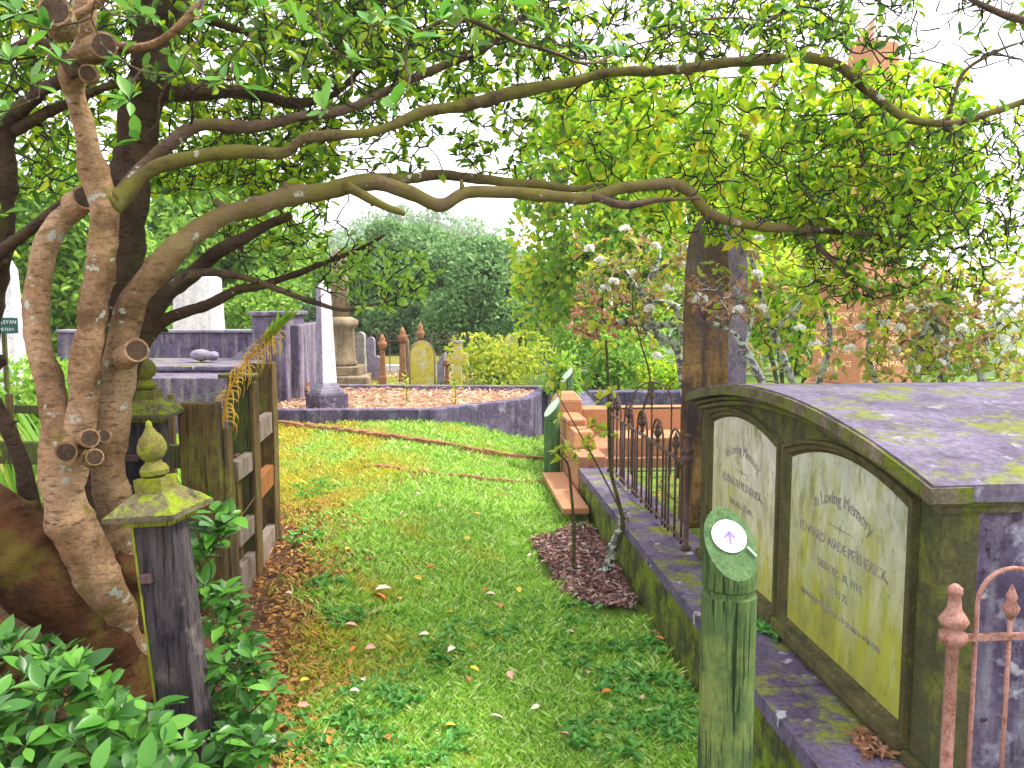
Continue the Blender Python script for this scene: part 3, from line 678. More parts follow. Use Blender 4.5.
for X0 in (1.262, 1.502):
    r = .085; q = [K(X0, 1.875, .36), K(X0, 1.875, .55), K(X0, 1.875, .88)]+[K(X0+r*(1-math.cos(PI*i/12)), 1.875, .88+r*math.sin(PI*i/12)) for i in range(13)]+[K(X0+2*r, 1.875, .55), K(X0+2*r, 1.875, .36)]
    MB().tube(q, .0058, 8).build('hoop', M['iron_pink'], pk, smooth=True)
    m = MB(); m.tube([K(X0+r, 1.875, .36), K(X0+r, 1.875, .86)], .0058, 8); m.lathe(K(X0+r, 1.875, .84), [(.006, 0), (.016, .015), (.02, .03), (.01, .045), (.014, .055), (.002, .085)], 10); m.build('picket', M['iron_pink'], pk, smooth=True)

# --- tall dark slab headstone inside the railing
sl = thing('tall_headstone', 'tall rust streaked stone slab with shouldered rounded top behind the box tomb', 'headstone', K(1.75, 4.75, .2))
S0 = P(681, 330, 4.9); S1 = P(733, 330, 4.9); sd = nrmz(np.array([S1[0]-S0[0], .10, 0])); wS = S1[0]-S0[0]
base = np.array([S0[0], 4.85, 0.]); 
prof2 = [(.0, .15), (wS, .15), (wS*.985, 1.72)]
def slabz(q): return 1.76+.31*math.sqrt(max(0, 1-(abs(q-.5)/.5)**2.6))
topl = [(wS*(.985-.97*i/14), slabz(1-i/14)) for i in range(15)]
pl = [base+sd*a_+ZV*b_ for a_, b_ in [(0-.01, .15), (wS+.01, .15)]+topl]
back = nrmz(np.array([.78, .63, 0]))*.19
MB().prism(pl, -nrmz(np.cross(sd, ZV))*-.006).build('slab_face', M['slab_front'], sl, bevel=.004)
off = np.array([.0, .0065, 0]); MB().prism([p+off for p in pl], back).build('slab_body', M['slab_side'], sl, bevel=.012)
m = MB(); m.box(base+sd*wS/2+np.array([.05, .1, .1]), sd*(wS/2+.09), nrmz(np.cross(ZV, sd))*.2, ZV*.16); m.build('plinth', M['kerb'], sl, bevel=.01)

# soil and stones inside the railed plot
m = MB(); m.kbox(1.5, 2.3, 4.4, 5.9, .24, .30); tag(m.build('grave_slab', M['kerb_side'], bevel=.02), 'low mossy concrete grave slab inside the hooped railing', 'slab')
def f3():
    X, t = random.uniform(1.33, 3.2), random.uniform(4.1, 6.1); p = K(X, t, .285); return p if not (1.5 < X < 2.3 and 4.4 < t < 5.9) else None
litter('leaf_litter', 1500, f3, .035, M['litter_org'], 'brown leaf litter inside the railed plot', .015)
m = MB(); m.kbox(1.83, 1.96, 5.15, 5.17, .3, .52); 
mk = thing('grave_marker', 'small green plate on a spike seen through the hooped railing', 'marker', K(1.55, 5.3, .28))
MB().box(K(1.50, 5.2, .48), V*.045, U*.004, ZV*.11).build('plate', M['dark_wood'], mk); MB().tube([K(1.5, 5.21, .28), K(1.5, 5.21, .5)], .006, 6).build('spike', M['iron'], mk)

# --- pink granite plot
gp = thing('granite_plot', 'polished pink granite grave surround with corner pier beyond the mossy kerb', 'grave', K(1.6, 6.9, 0))
def gat(px, py, t): # point on a given along-depth
    d = ray(px, py); l = t/(d@U); return CAM+d*l
m = MB(); m.kbox(1.0, 1.22, 6.32, 8.2, -.1, .42); m.build('side_kerb', M['granite_dull'], gp, bevel=.01)
m = MB(); m.kbox(.99, 1.23, 7.55, 7.83, .421, .70); m.box(K(1.11, 7.69, .70), V*.12, U*.14, ZV*.07, .6); m.build('corner_pier', M['granite'], gp, bevel=.008)
m = MB(); m.kbox(1.02, 1.2, 7.1, 7.54, .421, .60); m.build('upright_block', M['granite'], gp, bevel=.02)
m = MB(); m.box(K(1.11, 6.85, .421), V*.10, U*.2, ZV*.13, .75); m.build('wedge_block', M['granite'], gp, bevel=.01)
m = MB(); m.kbox(1.24, 3.6, 7.6, 7.85, .1, .62); m.build('back_kerb', M['granite'], gp, bevel=.01)
m = MB(); m.kbox(1.24, 3.6, 6.45, 7.58, .1, .38); m.build('ledger', M['granite_dull'], gp, bevel=.01)
m = MB(); m.kbox(1.35, 1.95, 6.5, 6.9, .381, .53, ); m.build('headblock', M['granite'], gp, bevel=.01)
gb = thing('granite_step', 'low pink granite slab on dark base like a bench at the path edge', 'slab', K(.9, 6.6, 0))
m = MB(); m.kbox(.80, .985, 5.7, 6.95, .13, .175); m.build('top_slab', M['granite'], gb, bevel=.008)
m = MB(); m.kbox(.825, .98, 5.74, 6.92, -.08, .129); m.build('base', M['kerb_side'], gb)

# --- dark kerb behind the granite plot
m = MB(); m.abox(1.0, 4.2, 11.0, 11.25, -.1, .42); tag(m.build('low_wall', M['wall_purple'], bevel=.015), 'dark grey low wall behind the pink granite plot', 'wall')
m = MB(); m.abox(.78, .98, 9.2, 11.3, -.1, .40); tag(m.build('low_wall', M['wall_purple'], bevel=.015), 'short dark side wall running away behind the granite pier', 'wall')

# --- bollards
def bollard(name_label, loc, H_, r, az, mat, endmat, disc):
    b = thing('bollard', name_label, 'bollard', loc, 'green timber bollards along the path')
    n = 28; tanA = 1.15; ca, sa = math.cos(az), math.sin(az); gr_ = H_-2*r*tanA-.035
    def ringv(rr, z): return [(rr*math.cos(2*PI*k_/n), rr*math.sin(2*PI*k_/n), z) for k_ in range(n)]
    top = [(r*.97*math.cos(2*PI*k_/n), r*.97*math.sin(2*PI*k_/n), H_-r*tanA-tanA*r*.97*(ca*math.cos(2*PI*k_/n)+sa*math.sin(2*PI*k_/n))) for k_ in range(n)]
    rings = [ringv(r, -.1), ringv(r, gr_-.012), ringv(r*.93, gr_-.006), ringv(r*.93, gr_+.004), ringv(r, gr_+.010), [(x*1.03, y*1.03, z-.008) for x, y, z in top], top]
    vs = [v_ for q_ in rings for v_ in q_]; fs = [(i*n+k_, i*n+(k_+1) % n, (i+1)*n+(k_+1) % n, (i+1)*n+k_) for i in range(len(rings)-1) for k_ in range(n)]
    mb = MB().add(vs, fs); mb.build('post', mat, b, world=False, smooth=False)
    nrm = nrmz(np.array([tanA*ca, tanA*sa, 1.])); cc = np.array([0, 0, H_-r*tanA])
    e1 = nrmz(np.array([-sa, ca, 0])); e2 = np.cross(nrm, e1)
    sl_ = math.sqrt(1+tanA*tanA)
    MB().add([np.array(t_)+nrm*.0015 for t_ in top], [tuple(range(n))]).build('cut_face', endmat, b, world=False)
    if disc:
        rd = r*.66; c2 = cc+nrm*.0035+e2*r*.28
        dk = MB().prism([c2+(e1*math.cos(2*PI*k_/32)*rd+e2*math.sin(2*PI*k_/32)*rd) for k_ in range(32)], nrm*.002).build('arrow_disc', M['white_disc'], b, world=False)
        w = rd; c3 = c2+nrm*.0026-e2*.10*w
        upv = nrmz(e2+e1*.12); rt = nrmz(np.cross(upv, nrm))
        A = lambda x_, y_: c3+rt*x_*w+upv*y_*w
        m1 = MB(); m1.prism([A(-.07, -.42), A(.07, -.42), A(.07, .28), A(-.07, .28)], nrm*.0012)
        m1.prism([A(0, .45), A(-.36, .03), A(-.22, -.04), A(0, .22)], nrm*.0012); m1.prism([A(0, .45), A(0, .22), A(.22, -.04), A(.36, .03)], nrm*.0012)
        ar = m1.build('arrow', M['arrow'], dk, world=False)
        mm = MB(); s0 = c2-e2*rd*.8-e1*rd*.0; mm.tube([c2+rt*rd*.86-e2*rd*.60+nrm*.002, c2+rt*rd*1.25-e2*rd*1.15+nrm*.002], .0035, 5); mm.build('pale_mark', M['cut_pale'], b, world=False)
    return b
bp = P(729, 600, 1.95)
bollard('nearest green timber bollard with a white arrow disc on its slanted top', (bp[0], bp[1], 0), 1.105, .064, R(-80), M['bollard'], M['cut_end'], True)
bq = P(552, 450, 7.25); bollard('middle green timber bollard standing beside the granite step', (bq[0], bq[1], gz(bq[0], bq[1])), .67, .070, R(205), M['bollard_far'], M['cut_pale'], False)
bq = P(567, 400, 8.9); bollard('farthest green timber bollard peeking out behind the middle one', (bq[0], bq[1], gz(bq[0], bq[1])), .83, .068, R(205), M['bollard_far'], M['cut_pale'], False)

# ================================================================== CENTRE: WALLED PLOT
A = P(290, 409, 7.75); B = P(434, 410, 7.8); Cc = P(532, 397, 8.7); D = P(551, 386, 10.0); E_ = P(340, 386, 10.2)
zt = .60
fw = thing('walled_plot', 'straw covered grave plot inside a dark purple concrete retaining wall', 'plot', (0, 9, .4))
def wall_seg(mb, a, b, z0, z1, w=.11):
    a = np.array([a[0], a[1], 0.]); b = np.array([b[0], b[1], 0.]); d = nrmz(b-a); s_ = np.cross(ZV, d)
    mb.prism([a+ZV*z0-s_*0, b+ZV*z0-s_*0, b+ZV*z0+s_*w, a+ZV*z0+s_*w], ZV*(z1-z0))
mb = MB(); wall_seg(mb, A-[.5, 0, 0], B, -.2, zt); wall_seg(mb, B+[.002, 0, 0], Cc, -.2, zt+.002); wall_seg(mb, Cc, D, -.2, zt+.0); 
mb.build('front_wall', M['wall_purple'], fw, bevel=.012)
mb = MB(); wall_seg(mb, D, E_-[.6, 0, 0], .2, zt+.004, .12); mb.build('back_kerb', M['kerb'], fw, bevel=.012)
bed = [A[:2]-[.5, -.06], B[:2]+[0, .08], Cc[:2]+[-.05, .1], D[:2]+[-.1, -.05], E_[:2]-[.6, .05]]
mb = MB(); mb.prism([np.array([*p, .35]) for p in bed], ZV*.19); mb.build('mulch_bed', M['straw_bed'], fw)
def inpoly(x, y, poly):
    c_ = False; j = len(poly)-1
    for i in range(len(poly)):
        if (poly[i][1] > y) != (poly[j][1] > y) and x < (poly[j][0]-poly[i][0])*(y-poly[i][1])/(poly[j][1]-poly[i][1])+poly[i][0]: c_ = not c_
        j = i
    return c_
def f4():
    x, y = random.uniform(-3, .8), random.uniform(7.8, 10.1); return np.array([x, y, .54+.02*nz(x, y, 2)+.015*nz(x, y, 6)]) if inpoly(x, y, bed) else None
litter('straw_mulch', 5500, f4, .07, M['straw'], 'pale orange straw mulch filling the walled plot', .035, .16)
def f5():
    x, y = random.uniform(-4, .2), random.uniform(10.3, 14); return W(x, y, .01)
litter('straw_mulch', 2500, f5, .08, M['straw'], 'orange needle litter between the far headstones', .02, .2)
for px, py, hgt, lab in [(406, 403, .34, 'tiny yellow green seedling at the left of the straw bed'), (455, 402, .26, 'tiny brown seedling at the right of the straw bed')]:
    p = P(px, py, 8.6); p[2] = .54
    pt = thing('seedling', lab, 'plant', p, 'seedlings in the straw bed')
    MB().tube([p, p+[.01, 0, hgt*.5], p+[-.01, .01, hgt]], .005, 5).build('stem', M['stem'], pt)
    q = np.array([p+[0, 0, hgt*k_] for k_ in (.1, .25, .4, .55, .7, .85)]); pts, d, nv, l = rosettes(q, np.tile([0, 0, 1.], (6, 1)), 5, .06, .6, .6); tag(leaves('leaf_cluster', pts, d, nv, l, l*.35, M['leaf_yel'], pt), kind='stuff')

# --- far graves behind the plot
def rounded_stone(name, label, px0, px1, ytop, ybase, Y, thick, mat, skew=.0, pw=2., cat='headstone', border=True, side=None):
    b0 = P(px0, ybase, Y); b1 = P(px1, ybase, Y); t_ = P((px0+px1)/2, ytop, Y); w = (b1[0]-b0[0]); zb = b0[2]; zt_ = t_[2]
    r = w/2; c = np.array([(b0[0]+b1[0])/2, Y, 0]); ax = nrmz(np.array([1, skew, 0]))
    sh = zt_-r*1.15
    def ringp(k_, dy):
        return [c+ax*(-r*k_)+[0, dy, zb-.15], c+ax*r*k_+[0, dy, zb-.15]]+[c+ax*r*k_*math.cos(PI*i/14)+[0, dy, sh+(zt_-sh)*k_**.5*math.sin(PI*i/14)**(2/pw)] for i in range(15)]
    t0 = thing(name, label, cat, (c[0], Y, zb))
    bk = np.array([-skew*thick, thick, 0]); MB().prism(ringp(1, 0), bk).build('slab', side or mat, t0, bevel=.008)
    if border: MB().prism([p+[0, -.001, 0] for p in ringp(.86, 0)], -np.cross(ax, ZV)*-.006*1 if False else np.array([0, -.004, 0])).build('inscription_face', mat, t0)
    return t0
rounded_stone('headstone', 'round topped headstone covered in yellow lichen behind the walled plot', 409, 436, 341, 390, 10.4, .11, M['yellow_stone'], .12, side=M['sandstone'])
rounded_stone('headstone', 'small round topped yellow headstone among the bushes at the far right of the plot', 507, 519, 335, 372, 13.5, .12, M['yellow_stone'], .5)
rounded_stone('headstone', 'pale rounded narrow stele just right of the sandstone pedestal', 356, 365, 332, 380, 11.6, .14, M['grey_stone'], 0, border=False)
rounded_stone('headstone', 'slim purple grey headstone between the stele and the brown posts', 367, 375, 337, 378, 11.9, .1, M['purple_stone'], 0, border=False)
rounded_stone('headstone', 'shortest purple grey stone leaning beside the slim headstone', 374, 380, 356, 378, 11.6, .1, M['purple_stone'], 0, border=False)
rounded_stone('headstone', 'grey brown rounded stone directly behind the middle brown post', 401, 409, 338, 380, 11.3, .09, M['sandstone'], 0, border=False)
# lichen cross
cr = thing('stone_cross', 'yellow lichened stone cross right of the round topped headstone', 'cross', P(458, 388, 10.5))
c = P(458, 390, 10.5); m = MB(); m.box([c[0], 10.5, c[2]-.1], (.05, 0, 0), (0, .04, 0), (0, 0, .68)); m.box([c[0]+.005, 10.5, c[2]+.33], (.115, 0, 0), (0, .035, 0), (0, 0, .13)); m.build('cross', M['yellow_stone'], cr, bevel=.008)
m = MB(); m.box([c[0], 10.5, c[2]+.581], (.062, 0, 0), (0, .05, 0), (0, 0, .035)); m.build('cap', M['grey_stone'], cr, bevel=.004)
# terracotta posts
def terra(px, ytop, ybase, Y, lab, tot=1.):
    p = P(px, ybase, Y); tp = P(px, ytop, Y)[2]; H_ = tp-p[2]; r = .052*tot
    t0 = thing('terracotta_post', lab, 'post', p, 'brown finial posts behind the plot')
    m = MB(); m.lathe(p, [(r*1.25, -.1), (r*1.25, H_*.22), (r, H_*.25), (r*.85, H_*.5), (r*.62, H_*.72)], 4); m.build('shaft', M['terracotta'], t0)
    m = MB(); m.lathe(p, [(r*.8, H_*.721), (r*.9, H_*.76), (r*1.15, H_*.80), (r*1.15, H_*.85), (r*.6, H_*.87), (r*.8, H_*.91), (r*.55, H_*.95), (r*.12, H_)], 10); m.build('finial', M['terracotta'], t0, smooth=True)
terra(383, 334, 389, 10.6, 'leftmost short brown post with finial behind the walled plot')
terra(403, 327, 383, 11.2, 'middle brown post with finial left of the yellow headstone', 1.05)
terra(421, 322, 384, 11.4, 'rightmost brown post rising behind the yellow headstone', .9)
terra(447, 359, 386, 10.9, 'shortest dark brown post beside the yellow cross', .8)
# low rail fence far
rf = thing('low_iron_fence', 'thin dark iron fence in front of the far trees', 'fence', (-1.3, 12.6, .5))
x0, x1 = P(350, 370, 12.8)[0], P(470, 370, 12.8)[0]
for z_ in (.78, 1.0): MB().tube([[x0, 12.8, z_], [x1, 12.8, z_]], .010, 6).build('rail', M['iron'], rf)
for i in range(13):
    x = x0+(x1-x0)*i/12; MB().tube([[x, 12.8, .3], [x, 12.8, 1.02]]+[[x+.06*(1-math.cos(a_)), 12.8, 1.02+.1*math.sin(a_)] for a_ in np.linspace(.3, PI, 6)], .008, 5).build('picket', M['iron'], rf)
m = MB(); m.abox(x0-.2, x1, 12.9, 13.05, .2, .62); tag(m.build('low_wall', M['white_stone']), 'pale low kerb behind the small far headstones', 'kerb')
# leaning dark rail right of headstone
m = MB(); a_ = P(437, 384, 10.9); b_ = P(443, 350, 10.9)
m.prism([a_, P(443, 384, 10.9), P(445, 352, 10.9), P(437, 362, 10.9)], (0, .35, 0)); tag(m.build('leaning_stone', M['purple_stone'], bevel=.01), 'dark slanted stone edge just right of the yellow round headstone', 'headstone')

# thin white obelisk, left shaft faces recoloured to imitate shade
ob = thing('slim_obelisk', 'slim white marble obelisk, its shaded left side painted purple, on a stepped dark plinth', 'obelisk', P(325, 408, 8.2))
c = P(326, 409, 8.2); zb = c[2]; c = np.array([c[0], 8.25, 0.]); ca, sa = math.cos(R(52)), math.sin(R(52)); e1 = np.array([ca, -sa, 0])*1.; e2 = np.array([sa, ca, 0])
ctop = P(323, 279, 8.25); lean = np.array([ctop[0]-c[0], 0, 0])
def sq(c_, r, z0, z1, r2=None, ln=np.zeros(3)): 
    r2 = r2 or r; q = [(-1, -1), (1, -1), (1, 1), (-1, 1)]
    return [c_+ZV*z0+e1*a*r+e2*b*r for a, b in q]+[c_+ln+ZV*z1+e1*a*r2+e2*b*r2 for a, b in q]
bf = [(3, 2, 1, 0), (4, 5, 6, 7), (0, 1, 5, 4), (1, 2, 6, 5), (2, 3, 7, 6), (3, 0, 4, 7)]
MB().add(sq(c, .155, zb-.15, zb+.15), bf).build('plinth', M['dark_marble'], ob, bevel=.008)
m = MB(); m.add(sq(c, .125, zb+.151, zb+.20, .12), bf); m.add(sq(c, .10, zb+.201, zb+.25, .085), bf); m.build('stepped_base', M['purple_stone'], ob, bevel=.006)
zt_ = ctop[2]
m = MB(); m.add(sq(c, .075, zb+.251, zt_-.08, .052, lean), bf); o = m.build('shaft', M['white_stone'], ob, bevel=.004)
o.data.materials.append(M['purple_stone'])
for p_ in o.data.polygons:
    if p_.normal.x < -.3: p_.material_index = 1  # shade on the left faces is put in as purple stone
m = MB(); m.add(sq(c+lean, .052, zt_-.08, zt_, .004), bf); m.build('tip', M['white_stone'], ob)
# sandstone pedestal column
sp = thing('column_monument', 'brown sandstone pedestal monument half hidden behind the slim obelisk', 'monument', P(342, 385, 11.3))
c = P(342, 388, 11.3); zb = c[2]; 
MB().box(c-ZV*.2, (.36, 0, 0), (0, .36, 0), ZV*.38).build('base_block', M['sandstone'], sp, bevel=.015)
MB().box(c+ZV*.181, (.27, 0, 0), (0, .27, 0), ZV*.12).build('plinth', M['sandstone'], sp, bevel=.015)
m = MB(); m.lathe(c, [(.20, .302), (.22, .34), (.19, .38), (.18, .80), (.23, .84), (.23, .90), (.14, .95)], 20); m.build('pedestal', M['sandstone'], sp, smooth=True)
m = MB(); m.lathe(c, [(.13, .951), (.105, 1.75), (.03, 1.85)], 14); m.build('column', M['sandstone'], sp, smooth=True)
m = MB(); q = P(358, 392, 10.8); m.box(q-ZV*.1, (.16, 0, 0), (0, .13, 0), ZV*.3, .9); tag(m.build('stone_block', M['sandstone'], bevel=.02), 'squat stone block lying in front of the sandstone pedestal', 'stone')

# purple vault wall and table tomb at left
vt = thing('vault_tomb', 'purple grey concrete family vault with tall end pier left of the obelisk', 'tomb', (-2.8, 9.5, .5))
def fb(px0, px1, y0, y1, Y, dY):
    a_ = P(px0, y1, Y); b_ = P(px1, y0, Y); return (a_[0], b_[0], Y, Y+dY, a_[2], b_[2])
x0, x1, y0, y1, z0, z1 = fb(254, 285, 316, 408, 8.7, .8); MB().abox(x0, x1, y0, y1, z0-.2, z1).build('end_pier', M['vault'], vt, bevel=.012)
MB().abox(x0-.03, x1+.04, y0-.03, y1+.03, z1+.002, z1+.045).build('pier_cap', M['vault'], vt, bevel=.01)
x0, x1, y0, y1, z0, z1 = fb(285.3, 299, 325, 408, 8.9, 1.4); MB().abox(x0, x1, y0, y1, z0-.2, z1).build('side_wall', M['vault'], vt, bevel=.012)
x0, x1, y0, y1, z0, z1 = fb(60, 253.5, 333, 405, 9.25, .2); MB().abox(x0, x1, y0, y1, z0-.2, z1).build('back_wall', M['vault'], vt, bevel=.012)
MB().abox(x0, x1, y0-.03, y1+.03, z1+.002, z1+.035).build('wall_coping', M['purple_stone'], vt, bevel=.01)
# scroll bracket
m = MB(); q = [(0, 0), (.28, 0), (.28, .42), (.22, .42), (.2, .30), (.12, .22), (.03, .18), (0, .12)]; o = P(236, 370, 8.95); m.prism([np.array([o[0]+a, 8.9, o[2]+b]) for a, b in q], (0, .12, 0)); m.build('scroll_bracket', M['purple_stone'], vt, bevel=.01)
lt = thing('ledger_tomb', 'low stepped concrete ledger slab in front of the vault wall', 'tomb', (-3.2, 8, .5))
x0, x1, y0, y1, z0, z1 = fb(90, 236, 366, 400, 7.9, 1.1); MB().abox(x0, x1, y0, y1, z0-.2, z1-.045).build('body', M['vault'], lt, bevel=.01); MB().abox(x0-.03, x1+.03, y0-.03, y1+.03, z1-.043, z1).build('top_slab', M['kerb'], lt, bevel=.01)
x0, x1, y0, y1, z0, z1 = fb(90, 250, 378, 410, 7.3, .5); MB().abox(x0, x1, y0, y1, z0-.3, z1).build('step', M['vault'], lt, bevel=.01)
m = MB(); m.ball(P(201, 355, 8.4), (.11, .09, .06), 10, 7, .3); m.ball(P(212, 356, 8.35), (.07, .06, .045), 10, 7, .3); tag(m.build('carved_fragment', M['purple_stone'], smooth=True), 'broken lump of carved stone lying on the ledger slab', 'stone')
# white column behind
wc = thing('white_monument', 'broad white marble shaft standing behind the vault wall', 'monument', P(200, 340, 13.5))
c = P(200, 345, 13.5); m = MB(); m.lathe([c[0], 13.5, c[2]-1], [(.47, 0), (.47, 1.1), (.44, 1.13), (.40, 2.05), (.3, 2.1)], 4); m.build('shaft', M['white_stone'], wc, bevel=.01)
wc2 = thing('white_monument', 'pale pillar showing between the trunks at the left edge', 'monument', P(12, 420, 9.))
c = P(17, 430, 9.); m = MB(); m.lathe([c[0], 9., c[2]-.3], [(.16, 0), (.15, .6), (.10, 2.0), (.02, 2.15)], 4); m.build('shaft', M['white_stone'], wc2, bevel=.01)
# small sign
sg = thing('sign_board', 'small dark green sign on a post at the left edge', 'sign', P(2, 420, 7.))
c = P(2, 325, 7.); MB().box([c[0], 7., c[2]-.07], (.13, 0, 0), (0, .01, 0), (0, 0, .13)).build('board', M['sign_green'], sg, bevel=.004)
text('lettering', 'WESLEYAN', .042, [c[0]+.02, 6.988, c[2]+.010], (1, 0, 0), (0, 0, 1), M['sign_text'], sg); text('lettering', 'CEMETERY', .036, [c[0]+.02, 6.988, c[2]-.048], (1, 0, 0), (0, 0, 1), M['sign_text'], sg)
MB().tube([[c[0], 7.02, gz(c[0], 7.)-.1], [c[0], 7.02, c[2]]], .02, 8).build('post', M['dark_wood'], sg)

# --- pink granite obelisk on the right, far
go = thing('granite_obelisk', 'tall pink granite obelisk with gilt inscriptions rising through the trees at right', 'obelisk', (3.6, 9, 0.2))
gc = P(868, 384, 8.8); rz = R(18); e1 = np.array([math.cos(rz+PI/4), math.sin(rz+PI/4), 0]); 
e1 = np.array([math.cos(R(22)), math.sin(R(22)), 0]); e2 = np.array([-math.sin(R(22)), math.cos(R(22)), 0]); c = np.array([gc[0], 9., 0.])
MB().add(sq(c, .55, -.1, .62), bf).build('plinth', M['granite'], go, bevel=.01)
MB().add(sq(c, .44, .621, .74, .40), bf).build('moulding', M['granite_dull'], go, bevel=.02)
MB().add(sq(c, .36, .741, 1.72, .31), bf).build('die', M['granite'], go, bevel=.01)
MB().add(sq(c, .36, 1.721, 1.80, .36), bf).build('cap', M['granite_dull'], go, bevel=.02)
MB().add(sq(c, .29, 1.801, 2.15, .26), bf).build('neck', M['granite'], go, bevel=.01)
MB().add(sq(c, .24, 2.151, 4.2, .17), bf).build('shaft', M['granite'], go, bevel=.01)
MB().add(sq(c, .17, 4.201, 4.45, .01), bf).build('tip', M['granite'], go)
sl_die = .05/.979
for fn, ex, lines in [(-e1, e2*-1 if False else -e2, None), (-e2, e1, None)]:
    # which side is seen on the left: normal -e1 has ex pointing so that text reads
    exx = np.cross(ZV, fn)
    for k_, tx in enumerate(['SACRED', 'TO THE MEMORY', 'OF A BELOVED', 'HUSBAND', 'AND FATHER', 'REST IN PEACE']):
        z = 1.55-.125*k_; r_ = .36-.05*(z-.741)/.979
        text('lettering', tx, .085, c+fn*(r_+.006)+ZV*z, exx, ZV, M['gold'], go, font_scale=(.85, 1))

# ================================================================== LEFT: POSTS AND FENCE
def finial_post(label):
    t0 = thing('finial_post', label, 'post', (0, 0, 0), 'mossy onion finial gate posts')
    m = MB(); m.box((0, 0, -.25), (.083, 0, 0), (0, .06, 0), (0, 0, 1.17)); m.build('shaft', M['post_shaft'], t0, world=False, bevel=.008)
    m = MB(); m.box((-.088, .0, -.25), (.0045, 0, 0), (0, .062, 0), (0, 0, 1.165)); m.build('mossy_edge', M['post_edge'], t0, world=False)
    m = MB(); m.abox(-.098, .098, -.098, .098, .921, .945); m.build('necking', M['post_edge'], t0, world=False, bevel=.004)
    m = MB()
    n = 12
    for i in range(n):
        z0 = .9455+.075*(i/n)**1.3; s0 = .148*(1-i/n)+.055*(i/n) if i else .148
    m.abox(-.148, .148, -.148, .148, .9455, .962); m.box((0, 0, .9625), (.145, 0, 0), (0, .145, 0), (0, 0, .06), .42)
    roughen(m.build('cap', M['mossy_stone'], t0, world=False), .004, 30, 5, .014)
    m = MB(); m.abox(-.058, .058, -.058, .058, 1.012, 1.062); roughen(m.build('finial_block', M['mossy_cap'], t0, world=False), .003, 40, 4, .012)
    m = MB(); m.lathe((0, 0, 1.0625), [(.035, 0), (.052, .008), (.055, .022), (.046, .036), (.034, .042), (.030, .050), (.045, .062), (.055, .082), (.055, .1), (.044, .122), (.024, .14), (.013, .155), (.010, .17), (.002, .178)], 28); roughen(m.build('onion_finial', M['mossy_cap'], t0, world=False, smooth=True), .0035, 40, 2, .01)
    return t0
fp = finial_post('nearest mossy post with pyramid cap and onion finial beside the tree trunk')
q = P(158, 560, 2.6); fp.location = (float(q[0])-.06, float(q[1]), 0.0); fp.rotation_euler = (0, R(-5.5), R(-10))
fp.location = (float(P(186, 740, 2.6)[0])+.03, 2.6, -0.005); fp.scale = (.80, .80, 1.)
# bolt / knot lump on its face
m = MB(); m.abox(-.075, -.02, -.085, -.061, .74, .77); m.build('iron_bolt', M['iron'], fp, world=False, bevel=.006)
q = P(142, 470, 3.9); f2_ = copy_at(fp, (float(q[0])+.03, 3.9, .13), R(5), 'farther mossy finial post half hidden behind the right hand trunk')

tf = thing('timber_fence', 'weathered open timber fence end with flat rails beside the soil bank', 'fence', (-1.3, 4.3, 0))
def plank(a, b, wv, tv, mat, name='board', bevel=.004):
    a = np.array(a, float); b = np.array(b, float); c = (a+b)/2; m = MB()
    m.box(a, np.array(wv)/2., np.array(tv)/2., b-a); return m.build(name, mat, tf, bevel=bevel)
F0 = np.array([P(213, 620, 4.05)[0], 4.05, 0.]); F1 = np.array([P(247, 600, 4.5)[0], 4.5, 0.]); F2 = np.array([P(266, 580, 5.0)[0], 5.0, 0.])
plank(F0+ZV*-.1, F0+ZV*1.115+np.array([-.03, 0, 0]), (.19, 0, 0), (0, .09, 0), M['fence_wood'], 'post', .012)
g0 = np.array([P(236, 620, 4.1)[0], 4.12, 0.]); plank(g0-ZV*.1, g0+ZV*.98+np.array([-.03, 0, 0]), (.026, 0, 0), (0, .12, 0), M['fence_wood'])
plank(F1-ZV*.1, F1+ZV*1.19, (.125, 0, 0), (0, .03, 0), M['dark_wood'], 'post'); 
plank(F1+ZV*1.192+np.array([-.01, 0, 0]), F1+ZV*1.215+np.array([-.01, 0, 0]), (.19, 0, 0), (0, .10, 0), M['mossy_stone'], 'post_cap', .008)
plank(F1+np.array([.074, -.0, -.1]), F1+np.array([.074, -.0, 1.17]), (.018, 0, 0), (0, .10, 0), M['fence_wood'])
plank(F2-ZV*.1, F2+ZV*1.235, (.15, 0, 0), (0, .04, 0), M['fence_wood'], 'post')
plank(F2+np.array([.085, -.02, -.1]), F2+np.array([.085, -.02, 1.24]), (.014, 0, 0), (0, .10, 0), M['fence_wood'])
def rail(a, b, z, w, t_, mat):
    d = nrmz(b-a); s_ = nrmz(np.cross(d, ZV)); m = MB(); L = np.linalg.norm(b-a)
    m.box((a+b)/2+ZV*z, d*L/2, s_*w/2, ZV*t_); m.build('rail', mat, tf, bevel=.005)
gA = g0+np.array([-.014, .065, 0]); gB = F1+np.array([.046, -.03, 0]); gC = F1+np.array([.054, .055, 0]); gD = F2+np.array([.055, -.03, 0])
for z, t_ in ((.70, .10), (.36, .10), (.02, .24)): rail(gA, gB, z, .045, t_, M['rail_wood'])
for z, mat, t_ in ((.83, M['rail_wood'], .12), (.52, M['rail_orange'], .12), (.04, M['rail_wood'], .24)): rail(gC, gD, z, .05, t_, mat)
for k_ in (.3, .75):
    c = gA+(gB-gA)*k_+np.array([-.045, 0, 0]); plank(c-ZV*.05, c+ZV*.80, (.022, 0, 0), (0, .07, 0), M['fence_wood'])
m = MB(); m.tube([F0+np.array([-.1, -.05, .52]), F0+np.array([.06, -.055, .50]), g0+np.array([.02, -.03, .52]), gA+np.array([.03, .1, .54]), F2+np.array([.08, -.03, .62])], .0022, 5); m.build('wire', M['wire'], tf)
